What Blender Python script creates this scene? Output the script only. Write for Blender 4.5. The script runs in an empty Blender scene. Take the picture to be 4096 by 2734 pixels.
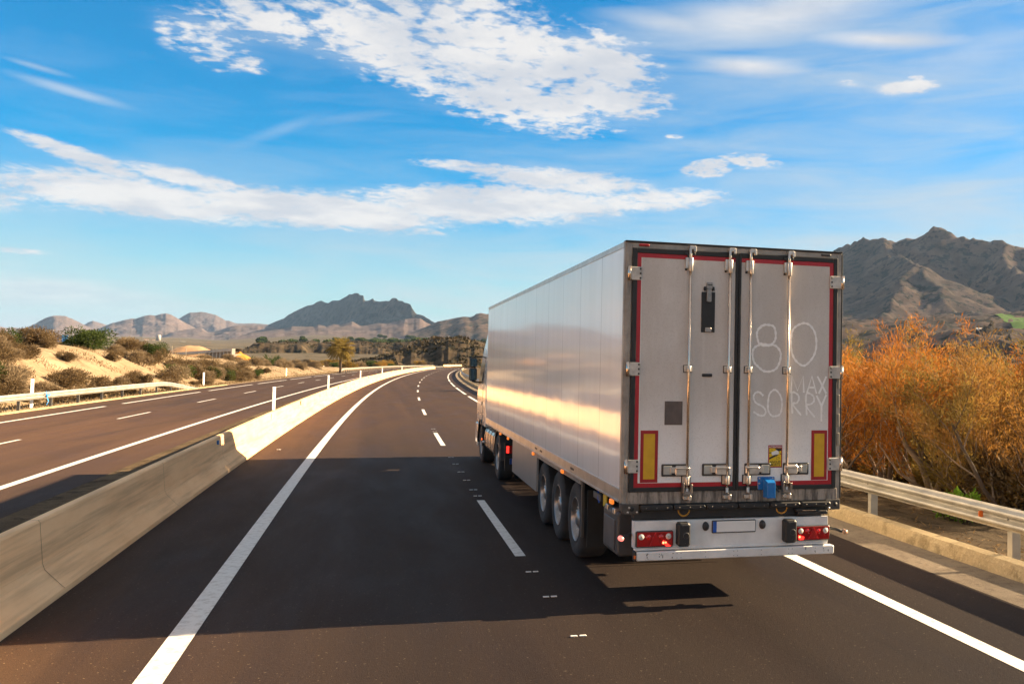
import bpy, math, random
from mathutils import Vector, Matrix, noise
R = math.radians
sc = bpy.context.scene
COL = sc.collection
random.seed(7)

# ---------------------------------------------------------------- camera
F_PX, YAW, PITCH, ROLL, CAM_H = 3736.37, 0.274278, 0.037994, 0.0186, 2.6416
cam_d = bpy.data.cameras.new("camera")
cam = bpy.data.objects.new("camera", cam_d)
COL.objects.link(cam)
fw = Vector((math.sin(YAW)*math.cos(PITCH), math.cos(YAW)*math.cos(PITCH), math.sin(PITCH)))
rt = Vector((math.cos(YAW), -math.sin(YAW), 0)); up = rt.cross(fw)
c_, s_ = math.cos(ROLL), math.sin(ROLL)
r2 = c_*rt + s_*up; u2 = -s_*rt + c_*up
cam.matrix_world = Matrix(((r2.x, u2.x, -fw.x, 0), (r2.y, u2.y, -fw.y, 0), (r2.z, u2.z, -fw.z, CAM_H), (0, 0, 0, 1)))
cam_d.sensor_width = 36; cam_d.sensor_fit = 'HORIZONTAL'
cam_d.lens = F_PX/4096*36
cam_d.shift_x = -525.04/4096; cam_d.shift_y = -49.59/4096
cam_d.clip_start = 0.1; cam_d.clip_end = 60000
sc.camera = cam

# ---------------------------------------------------------------- light and exposure
SUN_EL, SUN_AZ = 24.0, 90.0        # azimuth clockwise from +Y
sc.view_settings.view_transform = 'Standard'
sc.view_settings.look = 'None'
sc.view_settings.gamma = 1
sc.view_settings.use_curve_mapping = False
sc.view_settings.exposure = 2.15
sun_d = bpy.data.lights.new("sun", 'SUN')
sun_d.energy = 5.0; sun_d.angle = R(0.5); sun_d.color = (1.0, 0.74, 0.45)
sun = bpy.data.objects.new("sun", sun_d); COL.objects.link(sun)
sd = Vector((math.sin(R(SUN_AZ))*math.cos(R(SUN_EL)), math.cos(R(SUN_AZ))*math.cos(R(SUN_EL)), math.sin(R(SUN_EL))))
sun.rotation_euler = sd.to_track_quat('Z', 'Y').to_euler()
sun.location = (60, 0, 60)
sc.cycles.max_bounces = 6
sc.cycles.transparent_max_bounces = 8
sc.cycles.sample_clamp_indirect = 6

# ---------------------------------------------------------------- world: Nishita sky plus procedural cloud
w = bpy.data.worlds.new("World"); sc.world = w; w.use_nodes = True
nt = w.node_tree; N = nt.nodes; LK = nt.links
for n in list(N): N.remove(n)
def link(a, b): LK.new(a, b)
def wm(op, a, b=None, c=None, clamp=False):
    n = N.new('ShaderNodeMath'); n.operation = op; n.use_clamp = clamp
    for i, v in enumerate((a, b, c)):
        if v is None: continue
        if isinstance(v, (int, float)): n.inputs[i].default_value = v
        else: link(v, n.inputs[i])
    return n.outputs[0]
def wmr(v, a, b, c=0., d=1., kind='SMOOTHSTEP'):
    n = N.new('ShaderNodeMapRange'); n.interpolation_type = kind
    link(v, n.inputs[0])
    for i, x in enumerate((a, b, c, d)): n.inputs[i+1].default_value = x
    return n.outputs[0]
def wmix(f, a, b):
    n = N.new('ShaderNodeMix'); n.data_type = 'RGBA'
    if isinstance(f, (int, float)): n.inputs[0].default_value = f
    else: link(f, n.inputs[0])
    for i, v in ((6, a), (7, b)):
        if isinstance(v, tuple): n.inputs[i].default_value = (*v, 1)
        else: link(v, n.inputs[i])
    return n.outputs[2]
tc = N.new('ShaderNodeTexCoord')
sep = N.new('ShaderNodeSeparateXYZ'); link(tc.outputs['Generated'], sep.inputs[0])
X, Y, Z = sep.outputs
az = wm('MULTIPLY', wm('ARCTAN2', X, Y), 180/math.pi)
el = wm('MULTIPLY', wm('ARCSINE', Z), 180/math.pi)
cmb = N.new('ShaderNodeCombineXYZ'); link(az, cmb.inputs[0]); link(el, cmb.inputs[1])
AE = cmb.outputs[0]
# cloud deck coordinates (a plane high above, so clouds flatten towards the horizon)
den = wm('ADD', wm('MAXIMUM', Z, 0.0), 0.09)
pc = N.new('ShaderNodeCombineXYZ'); link(wm('DIVIDE', X, den), pc.inputs[0]); link(wm('DIVIDE', Y, den), pc.inputs[1])
DECK = pc.outputs[0]
def wnoise(vec, scale, detail=6, rough=.55, loc=(0, 0, 0), scl=(1, 1, 1), rot=0, dist=0.):
    m = N.new('ShaderNodeMapping'); link(vec, m.inputs[0])
    m.inputs['Location'].default_value = loc; m.inputs['Scale'].default_value = scl; m.inputs['Rotation'].default_value = (0, 0, rot)
    n = N.new('ShaderNodeTexNoise'); link(m.outputs[0], n.inputs['Vector'])
    n.inputs['Scale'].default_value = scale; n.inputs['Detail'].default_value = detail; n.inputs['Roughness'].default_value = rough
    n.inputs['Distortion'].default_value = dist
    return n.outputs[0]
def blobs(L, soft=0.25):
    out = None
    for a, e, rx, ry, r, wt in L:
        m = N.new('ShaderNodeMapping'); m.vector_type = 'TEXTURE'; link(AE, m.inputs[0])
        m.inputs['Location'].default_value = (a, e, 0); m.inputs['Rotation'].default_value = (0, 0, R(r)); m.inputs['Scale'].default_value = (rx, ry, 1)
        l = N.new('ShaderNodeVectorMath'); l.operation = 'LENGTH'; link(m.outputs[0], l.inputs[0])
        v = wmr(l.outputs['Value'], 1.35, soft, 0, wt)
        out = v if out is None else wm('MAXIMUM', out, v)
    return out
puff = [(6.66, 18.33, 8.71, 2.92, -10, 1), (-0.81, 18.53, 6.47, 2.24, -14, 0.95), (12.57, 17.51, 4.04, 2.48, 0, 1.05), (7.79, 15.55, 6.62, 1.63, -8, 1), (12.87, 16.02, 4.31, 1.51, 0, 1), (-6.62, 18.73, 3.94, 1.36, -8, 0.75), (-9.74, 17.13, 2.87, 1.57, -12, 0.55), (-7.91, 16.26, 1.36, 0.51, -5, 0.8), (-11.94, 17.56, 0.68, 0.35, 0, 0.8), (5.03, 20.14, 2.35, 1.42, 0, 0.8), (0.74, 16.89, 4.29, 1.09, -20, 0.9), (19.68, 12.03, 1.88, 0.62, 12, 1), (22.08, 12.42, 1.92, 0.51, -4, 0.95), (17.36, 13.82, 0.67, 0.18, 0, 0.6),
        (-40, 25, 9, 3, 10, .9), (60, 22, 10, 3, -8, .9), (150, 20, 20, 4, 5, .8), (-120, 24, 18, 4, -6, .8)]
band = [(-12.67, 8.5, 7.6, 1.12, -3, 1), (-3.93, 8.6, 9.2, 1.15, -2, 1), (6.36, 9.5, 9.2, 1.3, 2, 1), (10.56, 11.07, 6.14, 0.83, -3, 0.85), (16.22, 10.04, 5.11, 0.79, 3, 0.75), (5.26, 11.61, 3.91, 0.41, -2, 0.75), (-15.37, 10.22, 3.16, 0.54, -14, 0.85), (-10.58, 9.73, 3.68, 0.52, -8, 0.9), (-18.03, 9.06, 2.42, 0.31, 0, 0.7), (-16.95, 10.79, 2.48, 0.31, -12, 0.75), (31.37, 16.39, 1.95, 0.44, 2, 1.0), (31.99, 16.89, 0.62, 0.19, 0, 0.6), (28.06, 16.8, 0.9, 0.29, -10, 0.4), (-18.26, 5.22, 1.66, 0.18, 0, 0.5), (-30, 7.5, 14, 1.2, 2, .9)]
cirr = [(23.55, 20.72, 7.98, 1.48, 6, 0.95), (30.34, 19.05, 5.07, 0.52, -5, 1), (22.0, 17.92, 3.47, 0.59, -3, 0.95), (17.65, 20.18, 4.87, 0.73, -8, 0.6), (-16.29, 13.57, 2.91, 0.28, -9, 0.5), (-5.95, 12.84, 3.03, 0.38, 25, 0.22), (-2.15, 13.94, 2.93, 0.34, 12, 0.18), (26.89, 5.37, 10.84, 1.57, 0, 0.35), (35.58, 6.31, 5.94, 1.0, 0, 0.6), (35.53, 17.99, 4.79, 1.17, 8, 0.3), (-17.67, 14.48, 1.51, 0.17, -8, 0.4), (-17.06, 3.4, 6.5, 1.1, -4, 0.55)]
pm = blobs(puff, .2)
n1 = wnoise(DECK, 20, 7, .57, dist=.2)
n1c = wnoise(DECK, 6.5, 4, .55, loc=(5, 1, 0), dist=.3)
n1b = wnoise(DECK, 1.7, 3, .5, loc=(3, 7, 0))
pd = wm('ADD', wm('MULTIPLY', pm, 1.08), wm('ADD', wm('MULTIPLY', wm('SUBTRACT', n1, .5), 2.8), wm('MULTIPLY', wm('SUBTRACT', n1c, .5), 1.7)))
pd = wm('MULTIPLY', wmr(pd, .12, 1.0), wmr(pm, .02, .25))
bm_ = blobs(band, .3)
n2 = wnoise(AE, 1.1, 10, .68, scl=(.36, 1.4, 1), rot=.03, dist=.8)
n2b = wnoise(AE, 3.2, 8, .62, scl=(.45, 1.3, 1), loc=(7, 3, 0), dist=.4)
bd = wm('ADD', wm('MULTIPLY', bm_, 1.12), wm('ADD', wm('MULTIPLY', wm('SUBTRACT', n2, .5), 1.9), wm('MULTIPLY', wm('SUBTRACT', n2b, .5), 1.3)))
bd = wm('MULTIPLY', wmr(bd, .10, .95), wmr(bm_, .02, .3))
cm_ = blobs(cirr, .0)
n3 = wnoise(AE, .45, 8, .58, scl=(.30, 1.6, 1), rot=-.14, loc=(4, 1, 0), dist=.5)
cd = wm('MULTIPLY', cm_, wm('ADD', .45, wm('MULTIPLY', n3, 1.0)), clamp=True)
sky = N.new('ShaderNodeTexSky'); sky.sky_type = 'NISHITA'; sky.sun_disc = False
sky.sun_elevation = R(SUN_EL); sky.sun_rotation = R(SUN_AZ)
sky.air_density = 1.0; sky.dust_density = 0.3; sky.ozone_density = 3.0
hsv = N.new('ShaderNodeHueSaturation'); link(sky.outputs[0], hsv.inputs['Color'])
hsv.inputs['Saturation'].default_value = 1.85; hsv.inputs['Value'].default_value = .42; hsv.inputs['Hue'].default_value = .487
tint = N.new('ShaderNodeVectorMath'); tint.operation = 'MULTIPLY'; link(hsv.outputs[0], tint.inputs[0]); tint.inputs[1].default_value = (.10, .86, .96)
SKY = tint.outputs[0]
# thin high milkiness, stronger towards the horizon and to the right
n4 = wnoise(AE, .12, 5, .55, scl=(.4, 1.5, 1), rot=-.1)
milk = wm('ADD', wmr(el, 14.5, -2.0, 0, .95, 'SMOOTHSTEP'), wm('MULTIPLY', wmr(az, -2, 38, 0, .42), wm('ADD', .35, n4)))
n5 = wnoise(AE, .28, 8, .6, scl=(.30, 1.9, 1), rot=-.10, loc=(2, 8, 0), dist=.5)
milk = wm('ADD', milk, wm('ADD', wm('MULTIPLY', wm('SUBTRACT', n4, .5), .35), wm('MULTIPLY', wm('SUBTRACT', n5, .46), wmr(az, -25, 30, .45, 1.25))), clamp=True)
c0 = wmix(milk, SKY, (1.52, 1.62, 1.66))
veil = wm('MULTIPLY', wm('MAXIMUM', pm, bm_), wm('MULTIPLY', wmr(n5, .30, .66), .42))
cover = wm('MAXIMUM', wm('MAXIMUM', wm('MAXIMUM', pd, bd), wm('MULTIPLY', cd, .92)), veil, clamp=True)
shade = wnoise(DECK, 2.6, 5, .6, loc=(1, 2, 0))
cc = wmix(wmr(shade, .36, .62), (1.50, 1.56, 1.68), (2.05, 2.0, 1.95))
c1 = wmix(wm('MULTIPLY', cover, .97), c0, cc)
bg = N.new('ShaderNodeBackground'); bg.inputs['Strength'].default_value = 0.1
# broken bright cloud added unseen overhead and behind, to neutralise the blue shade fill
ov = wm('MAXIMUM', wmr(el, 25, 40, 0, 1), wm('MULTIPLY', wmr(Y, .25, -.35, 0, .75), wmr(el, 2, 20, 0, 1)))
ov = wm('MULTIPLY', ov, wmr(wnoise(DECK, 1.1, 5, .55, loc=(9, 4, 0)), .22, .5, .45, 1))
c1 = wmix(ov, c1, (1.05, 1.02, 1.03))
link(c1, bg.inputs['Color'])
wo = N.new('ShaderNodeOutputWorld'); link(bg.outputs[0], wo.inputs['Surface'])
w.cycles.sampling_method = 'MANUAL'; w.cycles.sample_map_resolution = 1024

# ---------------------------------------------------------------- material helper
class Mat:
    def __init__(s, name, rough=.6, metal=0., col=(.5, .5, .5), spec=.5, coat=0.):
        s.m = bpy.data.materials.new(name); s.m.use_nodes = True; s.nt = s.m.node_tree
        s.b = s.nt.nodes['Principled BSDF']; s.out = s.nt.nodes['Material Output']
        s.b.inputs['Roughness'].default_value = rough; s.b.inputs['Metallic'].default_value = metal
        s.b.inputs['Base Color'].default_value = (*col, 1); s.b.inputs['Specular IOR Level'].default_value = spec
        s.b.inputs['Diffuse Roughness'].default_value = 1.0 if rough >= .8 else 0.0
        s.b.inputs['Coat Weight'].default_value = coat; s.b.inputs['Coat Roughness'].default_value = .06
    def n(s, t, **k):
        n = s.nt.nodes.new(t)
        for a, v in k.items(): setattr(n, a, v)
        return n
    def l(s, a, b): s.nt.links.new(a, b)
    def co(s, kind='Object', scale=(1, 1, 1), rot=(0, 0, 0), loc=(0, 0, 0)):
        t = s.n('ShaderNodeTexCoord')
        if kind == 'World': o = s.n('ShaderNodeNewGeometry').outputs['Position']
        else: o = t.outputs[kind]
        m = s.n('ShaderNodeMapping'); s.l(o, m.inputs[0])
        m.inputs['Scale'].default_value = scale; m.inputs['Rotation'].default_value = rot; m.inputs['Location'].default_value = loc
        return m.outputs[0]
    def noise(s, vec, scale, detail=5, rough=.55, dist=0.):
        n = s.n('ShaderNodeTexNoise'); s.l(vec, n.inputs['Vector'])
        n.inputs['Scale'].default_value = scale; n.inputs['Detail'].default_value = detail
        n.inputs['Roughness'].default_value = rough; n.inputs['Distortion'].default_value = dist
        return n.outputs[0]
    def ramp(s, f, stops):
        n = s.n('ShaderNodeValToRGB'); s.l(f, n.inputs[0]); e = n.color_ramp.elements
        while len(e) < len(stops): e.new(.5)
        for i, (p, c) in enumerate(stops):
            e[i].position = p; e[i].color = (*c, 1) if isinstance(c, tuple) else (c, c, c, 1)
        return n.outputs[0]
    def mr(s, v, a, b, c=0., d=1.):
        n = s.n('ShaderNodeMapRange'); n.interpolation_type = 'SMOOTHSTEP'; s.l(v, n.inputs[0])
        for i, x in enumerate((a, b, c, d)): n.inputs[i+1].default_value = x
        return n.outputs[0]
    def mix(s, f, a, b, mode='MIX'):
        n = s.n('ShaderNodeMix', data_type='RGBA', blend_type=mode)
        if isinstance(f, (int, float)): n.inputs[0].default_value = f
        else: s.l(f, n.inputs[0])
        for i, v in ((6, a), (7, b)):
            if isinstance(v, tuple): n.inputs[i].default_value = (*v, 1)
            else: s.l(v, n.inputs[i])
        return n.outputs[2]
    def math(s, op, a, b=0., clamp=False):
        n = s.n('ShaderNodeMath', operation=op, use_clamp=clamp)
        for i, v in enumerate((a, b)):
            if isinstance(v, (int, float)): n.inputs[i].default_value = v
            else: s.l(v, n.inputs[i])
        return n.outputs[0]
    def col(s, o): s.l(o, s.b.inputs['Base Color']); return s
    def rgh(s, o): s.l(o, s.b.inputs['Roughness']); return s
    def bump(s, h, strength=.3, dist=.02):
        n = s.n('ShaderNodeBump'); s.l(h, n.inputs['Height']); n.inputs['Strength'].default_value = strength; n.inputs['Distance'].default_value = dist
        s.l(n.outputs[0], s.b.inputs['Normal']); return s
def simple(name, col, rough=.6, metal=0., var=.25, scale=4., spec=.5, coat=0., bump=0., bs=30.):
    m = Mat(name, rough, metal, col, spec, coat)
    v = m.co('Object'); f = m.noise(v, scale, 6, .6)
    dk = tuple(c*(1-var) for c in col); lt = tuple(min(1, c*(1+var*.6)) for c in col)
    m.col(m.ramp(f, [(.3, dk), (.7, lt)]))
    if bump: m.bump(m.noise(v, bs, 4), bump, .01)
    return m.m

# ---------------------------------------------------------------- mesh helper
class MB:
    def __init__(s): s.v = []; s.f = []; s.mi = []; s.sm = []
    def add(s, vs, fs, mi=0, sm=False):
        o = len(s.v); s.v.extend([tuple(v) for v in vs])
        for f in fs: s.f.append(tuple(i+o for i in f)); s.mi.append(mi); s.sm.append(sm)
        return s
    def box(s, x0, x1, y0, y1, z0, z1, mi=0):
        v = [(x, y, z) for x in (x0, x1) for y in (y0, y1) for z in (z0, z1)]
        return s.add(v, [(0, 1, 3, 2), (4, 6, 7, 5), (0, 4, 5, 1), (2, 3, 7, 6), (0, 2, 6, 4), (1, 5, 7, 3)], mi)
    def bbox(s, x0, x1, y0, y1, z0, z1, b=.01, mi=0):
        """box with chamfered edges along its longest outline (x/z corners)"""
        b = min(b, (x1-x0)*.45, (z1-z0)*.45, (y1-y0)*.45)
        prof = [(x0+b, z0), (x1-b, z0), (x1, z0+b), (x1, z1-b), (x1-b, z1), (x0+b, z1), (x0, z1-b), (x0, z0+b)]
        ins = [(x0+b*1.6, z0+b*.6), (x1-b*1.6, z0+b*.6), (x1-b*.6, z0+b*1.6), (x1-b*.6, z1-b*1.6), (x1-b*1.6, z1-b*.6), (x0+b*1.6, z1-b*.6), (x0+b*.6, z1-b*1.6), (x0+b*.6, z0+b*1.6)]
        v = [(x, y0, z) for x, z in ins]+[(x, y0+b*.6, z) for x, z in prof]+[(x, y1-b*.6, z) for x, z in prof]+[(x, y1, z) for x, z in ins]
        f = [tuple(range(8)), tuple(range(31, 23, -1))]
        for k in range(3):
            for i in range(8): j = (i+1) % 8; f.append((k*8+i, k*8+8+i, k*8+8+j, k*8+j))
        return s.add(v, f, mi)
    def tube(s, pts, rad, n=8, mi=0, cap=True, sm=True):
        pts = [Vector(p) for p in pts]; rs = rad if isinstance(rad, (list, tuple)) else [rad]*len(pts)
        vs = []; fs = []; prev = None
        for i, p in enumerate(pts):
            t = (pts[min(i+1, len(pts)-1)]-pts[max(i-1, 0)])
            if t.length < 1e-9: t = Vector((0, 0, 1))
            t.normalize()
            if prev is None: a = t.orthogonal().normalized()
            else:
                a = prev-t*prev.dot(t)
                a = a.normalized() if a.length > 1e-6 else t.orthogonal().normalized()
            prev = a; b = t.cross(a)
            for k in range(n):
                an = 2*math.pi*k/n; vs.append(p+(a*math.cos(an)+b*math.sin(an))*rs[i])
        for i in range(len(pts)-1):
            for k in range(n): k2 = (k+1) % n; fs.append((i*n+k, i*n+k2, (i+1)*n+k2, (i+1)*n+k))
        if cap: fs.append(tuple(range(n-1, -1, -1))); fs.append(tuple((len(pts)-1)*n+k for k in range(n)))
        return s.add(vs, fs, mi, sm)
    def rod(s, a, b, r, n=8, mi=0): return s.tube([a, b], r, n, mi)
    def lathe(s, prof, c, axis='x', n=32, mi=0, sm=True):
        """prof = [(along axis, radius)]"""
        vs = []; fs = []
        for a, r in prof:
            for k in range(n):
                an = 2*math.pi*k/n; u, v = r*math.cos(an), r*math.sin(an)
                p = (a, u, v) if axis == 'x' else (u, a, v) if axis == 'y' else (u, v, a)
                vs.append((c[0]+p[0], c[1]+p[1], c[2]+p[2]))
        for i in range(len(prof)-1):
            for k in range(n): k2 = (k+1) % n; fs.append((i*n+k, (i+1)*n+k, (i+1)*n+k2, i*n+k2))
        return s.add(vs, fs, mi, sm)
    def poly(s, pts, d, mi=0):
        """extrude a polygon (list of 3D points) by vector d"""
        n = len(pts); v = [Vector(p) for p in pts]; v2 = [p+Vector(d) for p in v]
        f = [tuple(range(n)), tuple(range(2*n-1, n-1, -1))]+[(i, n+i, n+(i+1) % n, (i+1) % n) for i in range(n)]
        return s.add(v+v2, f, mi)
    def build(s, name, mats, parent=None, loc=None, smooth=None):
        me = bpy.data.meshes.new(name); me.from_pydata(s.v, [], s.f); me.update()
        if not isinstance(mats, (list, tuple)): mats = [mats]
        for m in mats: me.materials.append(m)
        me.polygons.foreach_set('material_index', s.mi)
        me.polygons.foreach_set('use_smooth', s.sm if smooth is None else [smooth]*len(s.sm))
        import bmesh
        if len(s.f) < 60000:
            b = bmesh.new(); b.from_mesh(me); bmesh.ops.recalc_face_normals(b, faces=b.faces); b.to_mesh(me); b.free()
        o = bpy.data.objects.new(name, me); COL.objects.link(o)
        if parent is not None: o.parent = parent
        if loc is not None: o.location = loc
        return o
def bevel(o, wd=.01, seg=2):
    m = o.modifiers.new('bevel', 'BEVEL'); m.width = wd; m.segments = seg; m.limit_method = 'ANGLE'; m.angle_limit = R(40); return o
def tag(o, label=None, cat=None, group=None, kind=None):
    if label: o['label'] = label
    if cat: o['category'] = cat
    if group: o['group'] = group
    if kind: o['kind'] = kind
    return o
def empty(name, loc, label, cat, group=None, rz=0.):
    o = bpy.data.objects.new(name, None); COL.objects.link(o); o.location = loc; o.rotation_euler = (0, 0, rz); o.empty_display_size = .3
    return tag(o, label, cat, group)
def copy_tree(o, parent=None):
    c = o.copy(); COL.objects.link(c)
    if parent is not None: c.parent = parent
    for ch in list(o.children): copy_tree(ch, c)
    return c
def fbm(x, y, z=0., o=5): return noise.fractal(Vector((x, y, z)), 1.0, 2.0, o)      # about -1..1
def lerp_tab(T, x):
    if x <= T[0][0]: return T[0][1]
    for (a, va), (b, vb) in zip(T, T[1:]):
        if x <= b: return va+(vb-va)*(x-a)/(b-a)
    return T[-1][1]
def sstep(x, a, b):
    t = max(0., min(1., (x-a)/(b-a))); return t*t*(3-2*t)

# ---------------------------------------------------------------- the road line (lane divider of the right carriageway)
def road_x(y):
    if y < 15: return 1.93
    if y < 300: d = y-15; return 1.93+d*d*.5*6.2e-4*math.exp(-d/800)
    d = y-300; return X300+S300*d+d*d*.5/1000
X300 = 1.93; X300 = 1.93+285**2*.5*6.2e-4*math.exp(-285/800); S300 = X300-road_x(299)
def road_pt(t, y, z=0.):
    s = (road_x(y+.5)-road_x(y-.5)); l = math.hypot(1, s)
    return Vector((road_x(y)+t/l, y-t*s/l, z))
def side_t(x, y): return x-road_x(min(max(y, -100), 900))

# ---------------------------------------------------------------- materials of the setting
def m_asphalt():
    m = Mat('asphalt', .85, spec=.12)
    p = m.co('World')
    big = m.noise(m.co('World', (.85, .014, 1)), 1.0, 5, .6)             # long smears along the lanes
    mid = m.noise(m.co('World', (1, .25, 1)), .8, 5, .6, .4)
    fine = m.noise(p, 85, 3, .7); agg = m.noise(p, 26, 3, .75)
    c = m.ramp(big, [(.30, (.022, .0150, .0125)), (.52, (.031, .0205, .0170)), (.72, (.043, .0285, .0220))])
    c = m.mix(m.mr(mid, .35, .7, 0, .45), c, (.042, .029, .022))
    c = m.mix(m.mr(fine, .56, .70, 0, .55), c, (.105, .075, .05))
    c = m.mix(m.mr(agg, .43, .32, 0, .6), c, (.012, .010, .010))
    c = m.mix(m.mr(m.noise(p, 30, 1, .5), .70, .76, 0, .65), c, (.18, .14, .10))
    c = m.mix(m.mr(m.noise(m.co('World', (1, .10, 1)), .35, 6, .7, 1.2), .56, .66, 0, .35), c, (.014, .012, .011))
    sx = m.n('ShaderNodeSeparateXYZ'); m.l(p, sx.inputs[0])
    # sun brightening painted into colour ahead, opposite and barrierwards; sandy dust at barrier foot
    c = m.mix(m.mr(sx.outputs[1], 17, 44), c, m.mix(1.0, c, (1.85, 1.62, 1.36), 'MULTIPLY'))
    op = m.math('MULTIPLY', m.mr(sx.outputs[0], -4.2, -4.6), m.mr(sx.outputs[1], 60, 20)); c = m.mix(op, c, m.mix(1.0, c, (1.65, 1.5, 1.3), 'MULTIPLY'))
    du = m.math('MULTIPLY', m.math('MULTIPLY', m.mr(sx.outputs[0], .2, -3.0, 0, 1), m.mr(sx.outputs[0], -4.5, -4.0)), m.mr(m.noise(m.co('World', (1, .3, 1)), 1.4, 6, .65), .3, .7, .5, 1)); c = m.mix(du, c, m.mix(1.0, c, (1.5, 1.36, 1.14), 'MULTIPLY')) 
    m.col(c); m.bump(m.math('ADD', fine, m.math('MULTIPLY', agg, .9)), .5, .010)
    m.rgh(m.mr(mid, .2, .8, .62, .86))
    return m.m
def m_paint():
    m = Mat('road_paint', .6, spec=.3)
    f = m.noise(m.co('World'), 9, 6, .7); g = m.noise(m.co('World'), 60, 3, .6)
    c = m.mix(m.mr(f, .32, .56, .6, 0), (.73, .71, .67), (.40, .36, .31))
    c = m.mix(m.mr(g, .35, .22, 0, .5), c, (.25, .22, .2))
    m.col(c); m.bump(g, .3, .01); return m.m
def m_dirt(name, a, b, c_, dots=(.10, .075, .05), dsc=1.2, amount=.5, scale=.25):
    m = Mat(name, .95, spec=.1); p = m.co('World')
    f = m.noise(p, scale, 8, .62, .3); g = m.noise(p, dsc, 6, .65); h = m.noise(p, dsc*9, 4, .7)
    c = m.ramp(f, [(.25, a), (.5, b), (.75, c_)])
    c = m.mix(m.mr(g, .50, .64, 0, amount), c, dots)
    c = m.mix(m.mr(h, .45, .75, 0, .45), c, tuple(x*1.35 for x in c_))
    m.col(c); m.bump(m.math('ADD', g, m.math('MULTIPLY', h, .5)), .7, .12); return m.m
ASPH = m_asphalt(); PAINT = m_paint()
CONC = (lambda m: (m.col(m.mix(m.mr(m.noise(m.co('World', (3, .3, 9)), 1.0, 6, .6), .42, .7, 0, .45),
        m.ramp(m.noise(m.co('World', (1, .35, 1)), 1.6, 7, .62), [(.3, (.85, .54, .285)), (.7, (.97, .68, .40))]), (.36, .23, .13))),
        m.bump(m.noise(m.co('World'), 40, 4, .6), .25, .01), m.m)[-1])(Mat('concrete', .85, spec=.2))
GRAVEL = m_dirt('gravel', (.20, .16, .12), (.29, .235, .175), (.38, .315, .235), (.08, .055, .045), 7, .35, 1.2)
SAND = m_dirt('sandy_soil', (.18, .125, .072), (.27, .20, .125), (.37, .29, .195), (.115, .075, .042), .55, .65, .22)
VERGE = m_dirt('dry_litter', (.065, .044, .026), (.12, .086, .05), (.19, .14, .085), (.030, .021, .014), 2.2, .75, .5)
PLAIN = m_dirt('plain_scrub', (.070, .062, .042), (.105, .088, .060), (.16, .125, .085), (.035, .038, .024), .06, .85, .006)

def grid(name, rows, mat, kind='structure', smooth=True):
    nr, nc = len(rows), len(rows[0]); mb = MB()
    mb.v = [tuple(p) for r_ in rows for p in r_]
    mb.f = [(i*nc+j, i*nc+j+1, (i+1)*nc+j+1, (i+1)*nc+j) for i in range(nr-1) for j in range(nc-1)]
    mb.mi = [0]*len(mb.f); mb.sm = [smooth]*len(mb.f)
    o = mb.build(name, mat); return tag(o, kind=kind) if kind else o
def frange(a, b, st):
    n = max(1, int(round((b-a)/st))); return [a+(b-a)*i/n for i in range(n+1)]

# roads: sheets that follow the curve
YS = frange(-60, 30, 5)+frange(32, 900, 4)
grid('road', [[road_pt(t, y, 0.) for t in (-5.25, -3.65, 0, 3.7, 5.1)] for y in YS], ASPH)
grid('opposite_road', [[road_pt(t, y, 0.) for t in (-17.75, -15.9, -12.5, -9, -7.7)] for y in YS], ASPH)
grid('road_shoulder', [[road_pt(t, y, .002) for t in (5.1, 5.5, 5.98)] for y in YS], GRAVEL)
grid('median_soil', [[road_pt(t, y, z) for t, z in ((-7.7, .0), (-6.9, .03), (-5.7, -.02))] for y in YS], VERGE)
def strip(mb, t, wd, y0, y1, z=.004, st=3.):
    ys = frange(y0, y1, st); a = [road_pt(t-wd/2, y, z) for y in ys]; b = [road_pt(t+wd/2, y, z) for y in ys]
    n = len(ys); mb.add(a+b, [(i, i+1, n+i+1, n+i) for i in range(n-1)])
mk = MB(); strip(mk, -3.66, .23, -60, 700); tag(mk.build('edge_marking', PAINT), kind='structure')
mk = MB()
strip(mk, 3.72, .2, 6-23.5*2, 26.5)
for k in range(1, 28): strip(mk, 3.76, .2, 6+23.5*k+.6, 6+23.5*k+20.)
tag(mk.build('shoulder_marking', PAINT), kind='structure')
mk = MB(); y = 12.85-17.2*3
while y < 600: strip(mk, 0, .145, y, y+5.3, st=2); y += 17.2
tag(mk.build('lane_marking', PAINT), kind='structure')
mk = MB(); strip(mk, -9.03, .2, -60, 700); tag(mk.build('opposite_edge_marking', PAINT), kind='structure')
mk = MB(); y = 43.3-15.7*5
while y < 600: strip(mk, -12.6, .13, y, y+5.2, st=2); y += 15.7
tag(mk.build('opposite_lane_marking', PAINT), kind='structure')
mk = MB(); y = 34.2-22.6*3
while y < 600: strip(mk, -15.95, .2, y, y+19.5); y += 22.6
tag(mk.build('opposite_shoulder_marking', PAINT), kind='structure')

# ---------------------------------------------------------------- ground
def far_rise(r, a=0.): return 0 if r < 500 else (r-500)*lerp_tab([(-40, .0190), (-8.5, .0190), (-4, .0270), (4, .0270), (12, .02), (20, .0125)], a)
def ground_z(x, y):
    r = math.hypot(x, y); t = side_t(x, y)
    z = -.45
    if -80 < y < 1000:
        z -= 1.9*sstep(t, 13, 34)*sstep(900, y, y+500) if t > 0 else 0
    k = sstep(r, 150, 900)
    z += far_rise(r, math.degrees(math.atan2(x, y))) + k*(fbm(x*.0021, y*.0021)*9+fbm(x*.009, y*.009, 5)*2.0)*min(1, r/2500+.15)
    if -25 < t < 16 and -100 < y < 900: z = min(z, -.4)
    return z
rows = []
AZS = frange(-180, -30, 5)+frange(-29, 44, .5)+frange(45, 180, 5)
rr = 4.; RS = []
while rr < 42000: RS.append(rr); rr *= 1.045
for r in RS: rows.append([(r*math.sin(R(a)), r*math.cos(R(a)), ground_z(r*math.sin(R(a)), r*math.cos(R(a)))) for a in AZS])
grid('ground', rows, PLAIN)
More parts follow.
